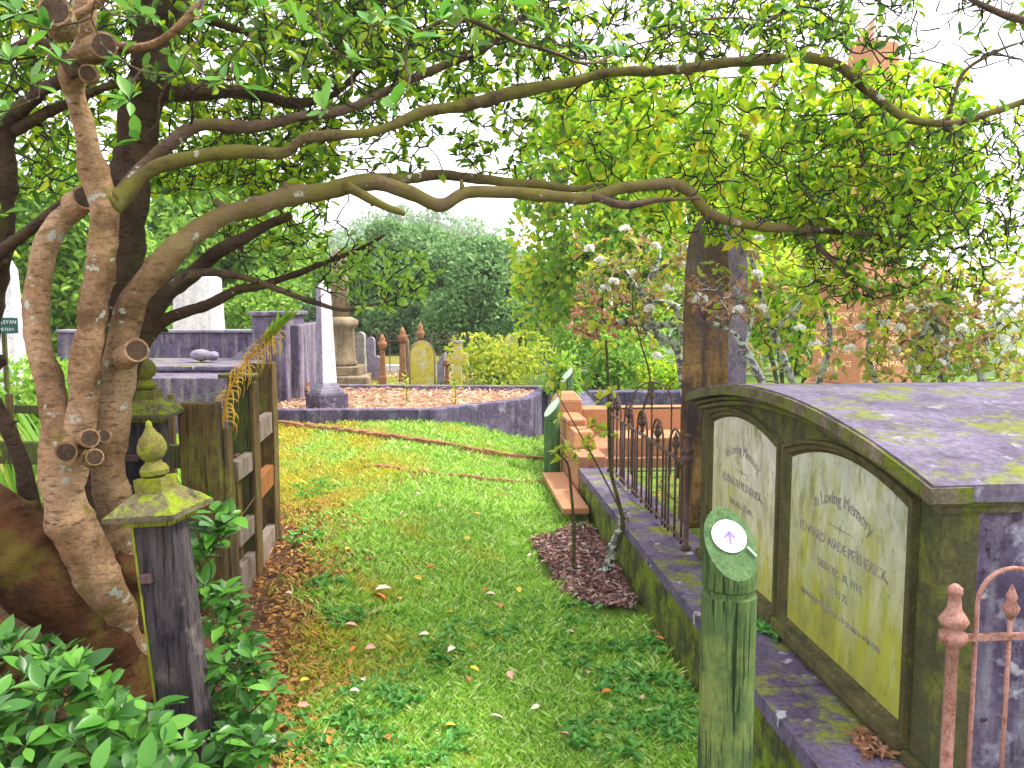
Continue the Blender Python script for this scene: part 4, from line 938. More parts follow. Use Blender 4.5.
# rail fence running left behind the tree
lf = thing('rail_fence', 'mossy horizontal rail fence running left behind the finial posts and tree', 'fence', (-2.4, 4.4, 0))
def lr(pa, pb, w, mat):
    d = nrmz(pb-pa); m = MB(); L = np.linalg.norm(pb-pa); m.box((pa+pb)/2, d*L/2, nrmz(np.cross(d, ZV))*.025, ZV*w); m.build('rail', mat, lf, bevel=.006)
lr(P(190, 468, 4.3), P(-40, 462, 4.6), .12, M['dark_wood']); lr(P(192, 415, 5.1), P(-60, 412, 5.2), .05, M['dark_wood'])
for px in (173, 60, 12): 
    q = P(px, 450, 5.0); MB().tube([[q[0], 5.0, -.1], [q[0], 5.0, 1.05]], .022, 8).build('post', M['fence_wood'], lf)

# ================================================================== FOREGROUND TREE
ft = thing('gnarled_tree', 'old many trunked tree with pink brown bark and wide mossy limbs arching over the path', 'tree', (-1.6, 3.2, 0))
skel = []      # nodes for twigs
def limb(pts, mat, name, n=6, sides=14, lump=.12, record=True, mb=None, seed=0):
    # rows (px,py,Y,radius px)
    P4 = [np.append(P(a, b, Y), r/F*Y*(1. if name == 'root' else .80)) for a, b, Y, r in pts]
    s0 = smooth_path(P4, 10); seg = np.linalg.norm(np.diff(s0[:, :3], axis=0), axis=1); cum = np.concatenate([[0], np.cumsum(seg)])
    nn_ = int(cum[-1]/.018)+3; tt = np.linspace(0, cum[-1], nn_); s_ = np.stack([np.interp(tt, cum, s0[:, k_]) for k_ in range(4)], 1)
    ker = np.array([1, 2, 3, 2, 1])/9.
    for k_ in range(4): s_[2:-2, k_] = np.convolve(s_[:, k_], ker, 'valid')
    for i in range(1, len(s_)-1):
        f_ = tt[i]*5.5; s_[i, :3] += np.array([mnoise.noise(Vector((f_, seed+3.3, 0))), mnoise.noise(Vector((f_, seed+8.3, 0))), mnoise.noise(Vector((f_, seed+13.3, 0)))])*min(s_[i, 3], .04)*.55
        s_[i, 3] *= 1+.16*mnoise.noise(Vector((tt[i]*9, seed+21.1, 0)))+.22*max(0, mnoise.noise(Vector((tt[i]*16, seed+4.1, 5))))
    m_ = mb or MB(); m_.tube(s_[:, :3], np.maximum(s_[:, 3], .002), sides, lump*(1.7 if s_[:, 3].mean() < .035 else 1.15))
    if (name == 'limb' and s_[:, 3].mean() > .008) or seed == 3:
        rr_ = random.Random(seed); q_ = .12
        while q_ < tt[-1]*.95:
            i = int(np.searchsorted(tt, q_)); c_ = s_[i, :3]; rd = s_[i, 3]; dv = np.array([rr_.gauss(0, 1), rr_.gauss(0, .6), rr_.gauss(0, 1)]); dv = nrmz(dv)
            ln = rd*rr_.uniform(1.2, 2.4); m_.tube([c_+dv*rd*.3, c_+dv*rd*.9, c_+dv*ln], [rd*.75, rd*.5, rd*rr_.uniform(.12, .34)], 7, .2)
            q_ += rr_.uniform(.10, .34)
    if record: skel.extend(list(s_[::5, :3]))
    if mb is None: return m_.build(name, mat, ft, smooth=True)
limb([(-150, 690, 3.1, 16), (-100, 580, 3.08, 28), (-40, 505, 3.03, 36), (20, 560, 3.0, 44), (70, 600, 3.05, 42), (105, 650, 3.1, 40), (120, 720, 3.1, 46)], M['root'], 'root', lump=.16, record=False)
limb([(-140, 730, 2.9, 15), (-80, 650, 2.8, 26), (-35, 635, 2.72, 32), (-5, 690, 2.65, 38), (10, 780, 2.6, 50)], M['root'], 'root', lump=.2, record=False)
limb([(140, 560, 3.15, 26), (125, 640, 3.2, 40), (135, 700, 3.2, 44)], M['root'], 'root', lump=.2, record=False)
limb([(150, 740, 3.3, 44), (138, 670, 3.2, 38), (120, 618, 3.1, 30), (95, 570, 3.0, 28), (70, 530, 2.95, 26), (64, 480, 2.95, 24), (56, 430, 3.0, 19), (46, 370, 3.05, 16), (38, 310, 3.1, 15), (45, 255, 3.15, 14), (66, 218, 3.2, 14), (82, 200, 3.2, 14)], M['trunk'], 'trunk', sides=22, seed=1)
limb([(62, 490, 2.95, 20), (80, 430, 3.0, 20), (84, 370, 3.0, 18), (92, 310, 3.0, 17), (101, 255, 3.02, 17), (108, 215, 3.05, 18), (100, 185, 3.05, 17), (88, 150, 3.0, 13), (80, 105, 2.95, 13), (74, 75, 2.9, 14), (88, 45, 2.85, 11), (82, 10, 2.8, 14), (78, -30, 2.8, 14)], M['trunk'], 'trunk', sides=22, seed=2)
limb([(165, 720, 3.35, 40), (148, 640, 3.25, 32), (128, 590, 3.2, 25), (114, 540, 3.15, 22), (108, 480, 3.15, 21), (113, 420, 3.15, 21), (120, 365, 3.15, 19), (125, 325, 3.12, 17), (145, 285, 3.1, 16), (178, 245, 3.1, 15), (215, 222, 3.15, 12), (260, 205, 3.2, 11), (320, 190, 3.3, 11), (365, 184, 3.35, 10), (410, 193, 3.4, 8.5), (442, 206, 3.45, 8.5), (468, 193, 3.5, 7.5), (512, 194, 3.55, 7), (555, 195, 3.6, 7), (590, 196, 3.65, 6.5), (630, 187, 3.7, 7), (668, 182, 3.75, 7), (688, 192, 3.8, 7), (705, 211, 3.8, 6.5), (735, 222, 3.85, 6), (775, 227, 3.9, 6), (812, 230, 3.95, 6)], M['trunk_mossy'], 'trunk', sides=16, seed=3)
limb([(806, 229, 3.94, 5), (840, 232, 3.9, 3.5), (880, 236, 3.9, 3), (915, 232, 3.9, 2)], M['branch2'], 'limb', sides=8, seed=4)
limb([(806, 232, 3.94, 5), (822, 250, 3.9, 3.5), (850, 275, 3.85, 3), (872, 296, 3.85, 2)], M['branch2'], 'limb', sides=8, seed=5)
limb([(340, 188, 3.3, 8), (375, 180, 3.5, 6), (410, 180, 3.6, 6), (440, 175, 3.65, 6), (480, 180, 3.7, 6), (530, 184, 3.75, 5.5), (575, 189, 3.8, 4), (602, 183, 3.85, 1.5)], M['branch'], 'limb', sides=12, seed=6)
limb([(345, 185, 3.3, 7), (365, 196, 3.3, 6), (388, 208, 3.3, 5), (404, 214, 3.28, 3)], M['branch'], 'limb', sides=10, seed=7)
limb([(590, 196, 3.65, 4), (620, 204, 3.6, 5), (660, 200, 3.6, 3), (700, 198, 3.6, 2)], M['branch2'], 'limb', sides=8, seed=8)
limb([(108, 205, 3.05, 18), (135, 185, 3.1, 9), (160, 167, 3.1, 8), (200, 155, 3.1, 8), (240, 152, 3.15, 8), (285, 155, 3.2, 7), (300, 140, 3.2, 6), (335, 135, 3.2, 6.5), (375, 130, 3.3, 6), (420, 112, 3.4, 7), (470, 106, 3.5, 7.5), (520, 92, 3.6, 8), (565, 83, 3.65, 6.5), (610, 74, 3.7, 6), (660, 70, 3.75, 6), (700, 66, 3.8, 6), (760, 60, 3.85, 6), (810, 58, 3.9, 6), (842, 68, 3.9, 6), (870, 93, 3.9, 5.5), (905, 117, 3.9, 5), (945, 125, 3.9, 4.5), (985, 115, 3.9, 4), (1035, 97, 3.9, 3.5)], M['branch'], 'limb', sides=14, seed=9)
limb([(112, 200, 3.05, 13), (145, 165, 3.2, 9), (170, 145, 3.2, 8), (198, 124, 3.25, 8), (245, 127, 3.3, 7), (300, 116, 3.35, 6), (350, 108, 3.4, 5.5), (400, 84, 3.5, 5), (440, 66, 3.55, 5), (490, 45, 3.6, 4), (530, 12, 3.6, 3)], M['branch2'], 'limb', sides=12, seed=10)
limb([(102, 50, 2.9, 10), (140, 48, 2.8, 5), (175, 30, 2.7, 5), (205, -5, 2.65, 4.5)], M['trunk'], 'limb', sides=10, seed=11)
limb([(78, 75, 2.85, 9), (40, 40, 2.8, 4), (0, 52, 2.8, 4), (-30, 60, 2.8, 4)], M['branch2'], 'limb', sides=10, seed=12)
limb([(60, 22, 2.6, 8), (85, 12, 2.6, 5), (115, -10, 2.6, 4)], M['trunk'], 'limb', sides=10, seed=13)
limb([(945, 127, 3.9, 3), (955, 95, 3.9, 2.4), (965, 70, 3.9, 2.2), (1000, 50, 3.9, 2), (1030, 40, 3.9, 1.5)], M['branch2'], 'limb', sides=6, seed=14)
limb([(1040, 25, 3.6, 5), (1000, 14, 3.6, 4), (965, -5, 3.6, 3)], M['branch2'], 'limb', sides=6, seed=15)
# dark trunks behind
limb([(105, 640, 3.6, 22), (100, 500, 3.6, 24), (100, 400, 3.6, 25), (112, 320, 3.6, 26), (125, 240, 3.6, 26), (130, 170, 3.6, 25), (145, 100, 3.6, 24), (160, 30, 3.6, 25), (175, -40, 3.6, 24)], M['trunk_dark'], 'trunk', sides=16, seed=16)
limb([(120, 400, 3.7, 16), (130, 360, 3.7, 16), (155, 305, 3.7, 14), (195, 270, 3.75, 10), (240, 240, 3.8, 7), (290, 215, 3.9, 5)], M['trunk_dark'], 'limb', sides=12, seed=17)
limb([(135, 345, 3.7, 12), (165, 322, 3.7, 8), (210, 305, 3.7, 7), (240, 290, 3.75, 6), (268, 284, 3.8, 5), (310, 268, 3.9, 3.5), (345, 255, 3.9, 2.5), (385, 235, 3.95, 1.5)], M['trunk_dark'], 'limb', sides=10, seed=18)
limb([(165, 290, 3.7, 8), (200, 272, 3.7, 5), (245, 277, 3.75, 4.5), (275, 288, 3.8, 4), (315, 303, 3.85, 3.5), (345, 310, 3.9, 2.5), (395, 300, 3.9, 1.5)], M['branch2'], 'limb', sides=10, seed=19)
limb([(-60, 660, 3.6, 32), (-45, 520, 3.58, 26), (-25, 380, 3.55, 24), (-10, 250, 3.5, 22), (2, 170, 3.5, 17), (8, 120, 3.5, 14), (25, 105, 3.4, 9), (60, 80, 3.2, 8), (85, 70, 3.1, 8)], M['trunk_dark'], 'limb', sides=12, seed=20)
limb([(15, 130, 3.5, 8), (50, 112, 3.4, 6), (90, 92, 3.4, 5), (140, 78, 3.5, 6)], M['trunk_dark'], 'limb', sides=10, seed=21)
limb([(-18, 290, 3.48, 12), (-8, 262, 3.35, 9), (15, 242, 3.25, 7), (50, 215, 3.2, 6), (78, 190, 3.15, 5)], M['trunk_dark'], 'limb', sides=10, seed=22)
limb([(-10, 395, 3.2, 8), (15, 450, 3.2, 10), (35, 520, 3.2, 12), (50, 590, 3.2, 14)], M['trunk_dark'], 'limb', sides=10, seed=23)
limb([(150, 95, 3.6, 12), (190, 93, 3.6, 9), (240, 92, 3.7, 8), (290, 103, 3.75, 6), (330, 95, 3.8, 4), (360, 70, 3.8, 3)], M['trunk_dark'], 'limb', sides=10, seed=24)
limb([(150, 30, 3.6, 9), (195, 15, 3.6, 6), (240, 30, 3.7, 5), (290, 45, 3.8, 4), (350, 30, 3.8, 2)], M['trunk_dark'], 'limb', sides=8, seed=25)
# sawn stubs
def stub(px, py, Y, dpx, dpy, dY, r, lab=None):
    a = P(px, py, Y); b = P(px+dpx, py+dpy, Y+dY); rr = r/F*Y; m = MB(); m.tube([a, (a+b)/2, b], [rr*1.15, rr, rr*1.04], 14, .08); o = m.build('sawn_stub', M['trunk'], ft, smooth=False)
    d = nrmz(b-a); m = MB(); m.tube([b+d*.0005, b+d*.002], [rr*.86, rr*.84], 14, .05); m.build('cut_face', M['heart'], o)
for s_ in [(72, 448, 2.92, -6, 4, -.12, 10), (86, 440, 2.92, 4, -2, -.13, 9), (92, 460, 2.92, 3, -3, -.13, 8), (98, 438, 2.95, 6, -2, -.08, 6.5), (125, 358, 3.05, 12, -8, -.12, 11), (92, 50, 2.85, 12, -5, -.1, 12), (75, 205, 3.15, 10, -8, -.06, 12), (62, 25, 2.6, -8, -15, -.1, 14), (90, 75, 2.8, -2, -2, -.08, 8)]: stub(*s_)

# --- canopy rosettes
def region(cx, cy, rx, ry, y0, y1, n):
    out = []
    while len(out) < n:
        a = random.uniform(0, 2*PI); r = math.sqrt(random.random()); out.append(P(cx+rx*r*math.cos(a), cy+ry*r*math.sin(a), random.uniform(y0, y1)))
    return out
def rect(x0, x1, y0, y1, d0, d1, n): return [P(random.uniform(x0, x1), random.uniform(y0, y1), random.uniform(d0, d1)) for _ in range(n)]
sk = np.array(skel)
def crown_part(targets, mat, L, per=6, twmat=M['twig'], name='foliage', r0=.006, asp=.42, nodes=None):
    m = MB(); tip = twig_net(nodes if nodes is not None else sk, targets, m, r0=r0); tag(m.build('twigs', twmat, ft), kind='stuff')
    pts, d, nv, l = rosettes(np.array(targets), nrmz(tip)+np.array([0, 0, .25]), per, L); leaves(name, pts, d, nv, l, l*asp*RNG.uniform(.8, 1.2, len(l)), mat, ft)
crown_part(rect(-60, 420, -60, 95, 3.3, 5.2, 760)+rect(-60, 330, 90, 190, 3.9, 5.6, 330), M['leaf_canopy'], .062)
crown_part(rect(-60, 600, -70, 110, 4.2, 6.2, 620)+rect(-60, 300, 80, 200, 4.4, 6.2, 200), M['leaf_canopy'], .07, 6)
crown_part(rect(-60, 560, -60, 70, 3.0, 4.2, 420), M['leaf_shade'], .062)
crown_part(rect(330, 850, -60, 62, 3.2, 5.2, 760)+rect(400, 640, 50, 100, 3.8, 5., 110)+region(495, 140, 42, 38, 3.6, 4.0, 60)+rect(300, 440, 95, 178, 3.6, 4.4, 120)+rect(180, 340, 110, 180, 3.6, 4.6, 120), M['leaf_canopy'], .052, 5)
crown_part(rect(640, 970, 70, 240, 3.9, 5.4, 800)+region(600, 130, 70, 60, 4, 4.8, 90)+region(880, 180, 120, 60, 3.8, 4.6, 120), M['leaf_lime'], .070, 6)
crown_part(rect(790, 1040, 110, 260, 3.7, 5.0, 480)+rect(790, 1000, 225, 300, 3.7, 4.3, 130)+rect(825, 915, 60, 310, 3.7, 4.6, 110)+rect(640, 830, -40, 60, 3.8, 4.6, 120), M['leaf_canopy'], .052, 5)
crown_part(rect(930, 1045, -30, 70, 3.6, 4.2, 16)+rect(960, 1040, 60, 130, 3.6, 4.2, 12)+rect(820, 920, -30, 50, 3.5, 4.2, 50), M['leaf_shade'], .055, 5)
crown_part(rect(200, 330, 170, 260, 3.9, 4.8, 90)+rect(120, 340, 140, 200, 3.9, 4.9, 60), M['leaf_canopy'], .05, 5)
crown_part(region(375, 278, 62, 32, 3.7, 4.3, 110)+region(320, 255, 50, 25, 3.8, 4.3, 30), M['leaf_mid'], .042, 6)
# bare criss-cross twigs
m = MB(); twig_net(sk, rect(400, 1030, -30, 70, 3.5, 4.2, 260)+rect(700, 1020, 130, 270, 3.6, 4.1, 260)+rect(0, 400, -30, 100, 3.2, 4., 160)+rect(200, 420, 60, 160, 3.4, 3.9, 70)+rect(230, 350, 190, 300, 3.7, 4.2, 60), m, step=.1, r0=.0055, jit=.05, sides=4); tag(m.build('twigs', M['twig'], ft), kind='stuff')
# big near sprigs
NEARL = .074
near = [(120, 60, 2.4), (178, 75, 2.5), (125, 100, 2.4), (225, 80, 2.4), (240, 85, 2.5), (325, 112, 2.3), (385, 20, 2.2), (395, 110, 2.1), (370, 25, 2.2), (440, 20, 2.3), (410, 40, 2.2), (548, 35, 2.4), (620, 60, 2.6), (575, 45, 2.4), (30, 85, 2.3), (10, 60, 2.2), (50, 30, 2.3), (20, 15, 2.2), (140, 15, 2.3), (260, 10, 2.4), (300, 30, 2.4), (200, 20, 2.5), (350, 60, 2.3), (0, 215, 2.5), (470, 20, 2.4), (95, 0, 2.3), (700, 20, 2.8), (790, 12, 2.8), (140, 140, 2.6), (130, 100, 2.3), (60, 60, 2.4), (10, 110, 2.4), (320, -5, 2.3), (510, 5, 2.4)]
nt = [P(a, b, Y) for a, b, Y in near]; m = MB(); tip = twig_net(sk, nt, m, step=.12, r0=.0045); tag(m.build('twigs', M['branch2'], ft), kind='stuff')
pts, d, nv, l = rosettes(np.array(nt), nrmz(tip)*.5+np.array([0, -.2, .6]), 6, NEARL, .3); leaves_hi('near_foliage', pts, d, nv, l, l*.40, M['leaf_near'], ft)

# ================================================================== SHRUBS AND PLANTS (things)
def ovate_shrub(label, blobs, L, per_pts, mat, name='laurel_shrub', cat='shrub', per=6, group=None, stemmat=None, root=None, upd=.8, asp=.45):
    tg = []
    for px, py, Y, rx, ry, n in blobs: tg += region(px, py, rx, ry, Y-.14, Y+.14, n)
    tg = np.array(tg); rt_ = root if root is not None else np.array([tg[:, 0].mean(), tg[:, 1].mean()+.05, gz(tg[:, 0].mean(), tg[:, 1].mean())])
    t0 = thing(name, label, cat, rt_, group); m = MB()
    nodes = [rt_+ZV*.02*k_ for k_ in range(4)]; tip = twig_net(nodes, tg, m, step=.08, r0=.005, jit=.02)
    tag(m.build('stems', stemmat or M['stem'], t0), kind='stuff')
    pts, d, nv, l = rosettes(tg, nrmz(tip)*.4+np.array([0, -.15, upd]), per, L, .15); leaves_hi('foliage', pts, d, nv, l, l*asp, mat, t0)
    return t0
ovate_shrub('glossy green laurel shrub filling the bottom left corner', [(60, 725, 2.35, 85, 60, 62), (35, 660, 2.5, 50, 30, 16), (125, 745, 2.25, 60, 38, 28), (60, 790, 2.1, 130, 25, 34), (-10, 760, 2.2, 40, 50, 20)], .088, 0, M['leaf_laurel'])
ovate_shrub('glossy green laurel shrub between the front finial post and the soil bank', [(222, 640, 2.9, 26, 50, 34), (240, 700, 2.75, 38, 50, 46), (215, 755, 2.6, 45, 26, 24), (250, 750, 2.6, 30, 25, 18)], .072, 0, M['leaf_laurel'])
ovate_shrub('small laurel sprout in front of the timber fence post', [(212, 525, 2.9, 22, 22, 12), (200, 570, 2.9, 14, 35, 10)], .085, 0, M['leaf_laurel'], root=np.array([-1.05, 2.95, 0]))
def strap_plant(label, base, n, L, mat, name='strap_leaf_plant', spread=.8, w=.012, group=None):
    t0 = thing(name, label, 'plant', base, group); m = MB()
    for i in range(n):
        a = random.uniform(0, 2*PI); d = np.array([math.cos(a), math.sin(a), 0]); l = L*random.uniform(.6, 1.15); sp_ = spread*random.uniform(.25, 1.1); s_ = np.array([-d[1], d[0], 0])*w; vs = []
        b0 = np.array(base)+d*.02
        for k_ in range(7):
            t = k_/6; q = b0+d*l*sp_*t**1.3+ZV*l*(t-.55*sp_*t*t*1.1); ww = (1-t**2.5)*.9+.1; vs += [q-s_*ww, q+s_*ww]
        m.add(vs, [(2*k_, 2*k_+1, 2*k_+3, 2*k_+2) for k_ in range(6)])
    m.build('leaves', mat, t0); return t0
for (px, Y, n, L, lab) in [(18, 4.7, 70, 1.05, 'arching strap leaf plant at the far left edge behind the trunks'), (60, 5.4, 60, 1.35, 'tall bright strap leaf plant showing between the two left trunks'), (100, 4.9, 30, .8, 'strap leaf plant just behind the rightmost trunk'), (-25, 4.0, 50, .8, 'strap leaf plant cut by the left frame edge')]:
    x = P(px, 400, Y)[0]; strap_plant(lab, (x, Y, gz(x, Y)), n, L, M['strap'])
x = P(190, 450, 5.6)[0]; strap_plant('pale grass tuft below the rail left of the timber fence', (x, 5.6, gz(x, 5.6)), 40, .42, M['strap'])
# withered sprig
ws = thing('withered_sprig', 'drooping sprig with orange withered leaves and green tip above the timber fence', 'plant', P(225, 425, 4.2))
st_ = smooth_path([np.append(P(*q), 0) for q in [(222, 430, 4.2), (228, 395, 4.2), (245, 362, 4.18), (268, 340, 4.15), (285, 322, 4.1)]], 8)[:, :3]
MB().tube(st_, [.008-.005*i/len(st_) for i in range(len(st_))], 6).build('stem', M['strap_orange'], ws)
m = MB()
for i, p in enumerate(st_[2:-4]):
    for _ in range(4):
        a = random.uniform(0, 2*PI); d = np.array([math.cos(a), math.sin(a)*.6, 0]); l = random.uniform(.07, .13); s_ = np.array([-d[1], d[0], .3])*.009; vs = []
        for k_ in range(7):
            t = k_/6; q = p+d*l*math.sin(t*2.2)*.6+ZV*l*(.35*t-1.1*t*t); vs += [q-s_*(1-t*.8), q+s_*(1-t*.8)]
        m.add(vs, [(2*k_, 2*k_+1, 2*k_+3, 2*k_+2) for k_ in range(6)])
m.build('withered_leaves', M['strap_orange'], ws)
up_ = nrmz(st_[-1]-st_[-6]); q = np.repeat(st_[-12:], 3, 0); dd = up_+RNG.normal(size=(len(q), 3))*.22+[.05, 0, .35]
leaves('green_leaves', q, dd, rnd_dirs(len(q)), .11, .017, M['strap_fresh'], ws, curl=.02, fold=.1)
# green pod cluster near trunk (95-115, 275-300)
ws2 = thing('green_shoot', 'short bright green shoot beside the middle trunk', 'plant', P(98, 305, 3.3)); q = np.tile(P(98, 305, 3.3), (9, 1))+RNG.normal(size=(9, 3))*.01
leaves('shoot_leaves', q, np.array([.35, 0, 1.])+RNG.normal(size=(9, 3))*.15, rnd_dirs(9), .12, .02, M['strap_fresh'], ws2)

# saplings on the mulch
def sapling(label, pts, r, leafpts, L, mat, stem, name='sapling', per=6, extra=None, lm=1.):
    base = G(pts[0][0], pts[0][1]) if len(pts[0]) == 2 else P(*pts[0][:3]); t0 = thing(name, label, 'sapling', base)
    Y = base[1]; rows = [base]+[P(a[0], a[1], a[2] if len(a) > 2 else Y) for a in pts[1:]]
    s_ = smooth_path([np.append(q, 0) for q in rows], 5)[:, :3]; n = len(s_); MB().tube(s_, [r*(1-.6*i/n) for i in range(n)], 8, .2).build('stem', stem, t0, smooth=True)
    nodes = list(s_)
    tg = np.array([P(a[0], a[1], Y+random.uniform(-.08, .08)) for a in leafpts]); m = MB(); tip = twig_net(nodes, tg, m, step=.08, r0=.003, r1=.0014, jit=.01); tag(m.build('twigs', M['stem'], t0), kind='stuff')
    pts_, d, nv, l = rosettes(tg, nrmz(tip)+np.array([0, 0, .3]), per, L); leaves('foliage', pts_, d, nv, l, l*.5, mat, t0); return t0
sapling('slender sapling with a tuft of leaves at the left of the mulch bed', [(573, 575), (574, 530), (571, 490), (568, 465), (560, 455)], .012, [(556, 452), (566, 448), (576, 450), (584, 446), (560, 460), (573, 460), (590, 452), (567, 456)], .06, M['leaf_yel'], M['stem'])
s2 = sapling('taller thin sapling rising in front of the iron railing', [(602, 580), (622, 530), (618, 500), (611, 470), (609, 420), (608, 380), (606, 340)], .016, [(600, 400), (612, 402), (598, 432), (590, 440), (607, 430), (614, 436), (612, 390), (595, 425), (560, 420), (565, 380), (575, 370), (606, 345), (620, 360), (600, 350)], .055, M['leaf_yel'], M['stem'])
st2 = thing('lichened_stick', 'thick lichen crusted stick leaning on the kerb in the mulch bed', 'stick', G(600, 582)); q0 = G(600, 582); r2 = smooth_path([np.append(q_, 0) for q_ in [q0, P(610, 555, q0[1]+.02), P(618, 530, q0[1]+.05), P(626, 516, q0[1]+.1)]], 8)[:, :3]
MB().tube(r2, .014, 10, .3).build('stick', M['lichen_stem'], st2, smooth=True)
m = MB(); 
for p in r2[::1]:
    for _ in range(5): m.ball(p+RNG.normal(size=3)*.012, RNG.uniform(.005, .012), 6, 4, .5)
m.build('lichen_tufts', M['lichen_stem'], st2)
sapling('thin bare cane crossing from the bollard to the kerb', [(625, 520, 4.55), (600, 470, 4.7), (575, 425, 4.9), (558, 395, 5.0), (548, 370, 5.0)], .006, [(552, 380), (558, 365), (545, 372), (560, 392)], .06, M['leaf_yel'], M['stem'], per=5)
sapling('thin young cane behind the railing with sparse leaves', [(640, 420, 5.2), (650, 380, 5.2), (640, 340, 5.2), (632, 300, 5.2), (640, 265, 5.2)], .007, [(640, 300), (632, 320), (650, 350), (636, 280), (645, 270), (625, 290)], .05, M['leaf_rose'], M['stem'], per=5)

# rose bushes with lichen stems and white blooms
def rose_bush(label, stems, Yc, regs, blooms, L=.058, group='straggly rose bushes', base=None):
    t0 = thing('rose_bush', label, 'rose bush', base, group); nodes = []
    for rows in stems:
        s_ = smooth_path([np.append(P(a, b, Y), r/F*Y) for a, b, Y, r in rows], 5); m = MB(); m.tube(s_[:, :3], s_[:, 3], 8, .25); m.build('stem', M['lichen_stem'], t0, smooth=True); nodes += list(s_[:, :3])
    for k_, (x0, x1, y0, y1, n, mat) in enumerate(regs):
        tg = np.array(rect(x0, x1, y0, y1, Yc-.35, Yc+.35, n)); m = MB(); tip = twig_net(nodes, tg, m, step=.1, r0=.004, r1=.0018, jit=.02); tag(m.build('twigs', M['lichen_stem'] if k_ == 0 else M['twig'], t0), kind='stuff')
        pts, d, nv, l = rosettes(tg, nrmz(tip)+np.array([0, 0, .3]), 5, L); leaves('foliage', pts, d, nv, l, l*.55, mat, t0)
    for (px, py) in blooms:
        c_ = P(px, py, Yc-.2+random.uniform(-.1, .1)); n = 26; q = rnd_dirs(n); q[:, 2] = np.abs(q[:, 2])
        leaves('bloom', c_+q*.012, q, rnd_dirs(n), .030, .028, M['petal'], t0, curl=-.2, fold=.2)
rose_bush('straggly white lichened rose bush left of the tall stone slab', [
    [(690, 420, 5.6, 5), (682, 380, 5.6, 4), (675, 345, 5.6, 4), (650, 335, 5.6, 3.5), (640, 318, 5.6, 3), (620, 322, 5.6, 2)],
    [(683, 345, 5.6, 3.5), (678, 310, 5.6, 3.5), (660, 302, 5.6, 3), (643, 298, 5.6, 3.5), (652, 275, 5.6, 3), (660, 255, 5.6, 2)],
    [(643, 298, 5.6, 3), (655, 330, 5.6, 3), (662, 345, 5.6, 2.5)], [(643, 298, 5.6, 3), (625, 270, 5.6, 2)], [(675, 325, 5.6, 3), (650, 325, 5.6, 3), (600, 322, 5.6, 2)], [(652, 275, 5.6, 3), (670, 262, 5.5, 2), (690, 245, 5.5, 1.5)]], 5.6,
    [(575, 700, 235, 300, 70, M['leaf_rose']), (580, 690, 255, 345, 60, M['leaf_yel']), (570, 650, 290, 340, 40, M['leaf_brown']), (680, 720, 200, 300, 20, M['leaf_rose'])],
    [(625, 230), (590, 250), (655, 248), (614, 283), (634, 275), (657, 358), (684, 267), (605, 290), (645, 235), (600, 262), (668, 290), (650, 310)], base=(1.1, 5.7, .25))
bush_late = None
rose_bush('withered rose spray crossing in front of the tall stone slab', [[(768, 392, 4.45, 4), (745, 350, 4.4, 4), (730, 330, 4.35, 3), (708, 322, 4.3, 2)], [(745, 350, 4.4, 2), (752, 320, 4.4, 1.5)]], 4.35,
    [(690, 755, 280, 320, 50, M['leaf_brown']), (688, 750, 262, 310, 14, M['leaf_yel'])], [(737, 312), (700, 300)], .04, base=K(1.55, 4.3, .3))
rose_bush('tangled lichened rose bush behind the tomb roof left of the granite obelisk', [[(800, 400, 5.4, 4), (780, 350, 5.4, 4), (765, 310, 5.4, 3), (755, 270, 5.4, 3), (748, 250, 5.4, 2)], [(815, 395, 5.4, 4), (830, 340, 5.4, 3), (822, 300, 5.4, 3)], [(775, 330, 5.4, 3), (800, 305, 5.4, 2.5), (812, 280, 5.4, 2)]], 5.4,
    [(750, 850, 250, 385, 60, M['leaf_rose']), (750, 850, 240, 350, 60, M['leaf_yel'])], [(757, 275), (762, 310), (800, 330), (815, 345), (760, 240)], base=(1.8, 5.5, .25))
rose_bush('large tangled lichened rose bush behind the right end of the tomb roof', [[(915, 400, 5.2, 5), (920, 350, 5.2, 4), (935, 300, 5.2, 3), (950, 270, 5.2, 2)], [(940, 400, 5.2, 5), (945, 350, 5.2, 4), (932, 320, 5.2, 4), (915, 290, 5.2, 2)], [(985, 400, 5.2, 4), (980, 350, 5.2, 4), (1000, 320, 5.2, 3), (1020, 300, 5.2, 2)], [(880, 395, 5.2, 3), (868, 350, 5.2, 2.5), (880, 310, 5.2, 2)], [(945, 350, 5.2, 3), (970, 330, 5.2, 2)]], 5.2,
    [(860, 1040, 275, 385, 200, M['leaf_rose']), (870, 1040, 260, 380, 170, M['leaf_yel']), (850, 1000, 270, 360, 80, M['leaf_brown'])], [(912, 310), (940, 365), (1003, 340), (895, 350), (1010, 365), (962, 330), (860, 330), (900, 330), (930, 305), (1020, 355), (885, 325), (945, 345), (915, 370), (975, 365), (850, 350), (990, 300)], base=(2.6, 5.4, .25))

# bushy shrubs further away
def bush(label, cx, cy, Y, rx, ry, ry_d, nl, per, size, mat, name='bush', cat='bush', group=None, asp=.5):
    c_ = P(cx, cy, Y); rx_, rz_ = rx/F*Y, ry/F*Y; x0, z0 = c_[0], c_[2]; g0 = min(gz(x0, Y), z0)
    t0 = thing(name, label, cat, (x0, Y, g0), group); lobs = []
    for _ in range(nl):
        q = rnd_dirs(1)[0]*random.uniform(.25, .85); s_ = random.uniform(.25, .45); lobs.append((x0+q[0]*rx_, Y+q[1]*ry_d, z0+q[2]*rz_, rx_*s_, ry_d*s_, rz_*s_))
    leafball('foliage', lobs, per, size, mat, t0, asp); m = MB()
    for l_ in lobs[:8]: m.tube([(x0, Y, g0-.05), ((x0+l_[0])/2+.03, (Y+l_[1])/2, (g0+l_[2])/2), l_[:3]], [.02, .014, .006], 5)
    m.build('stems', M['stem'], t0); return t0
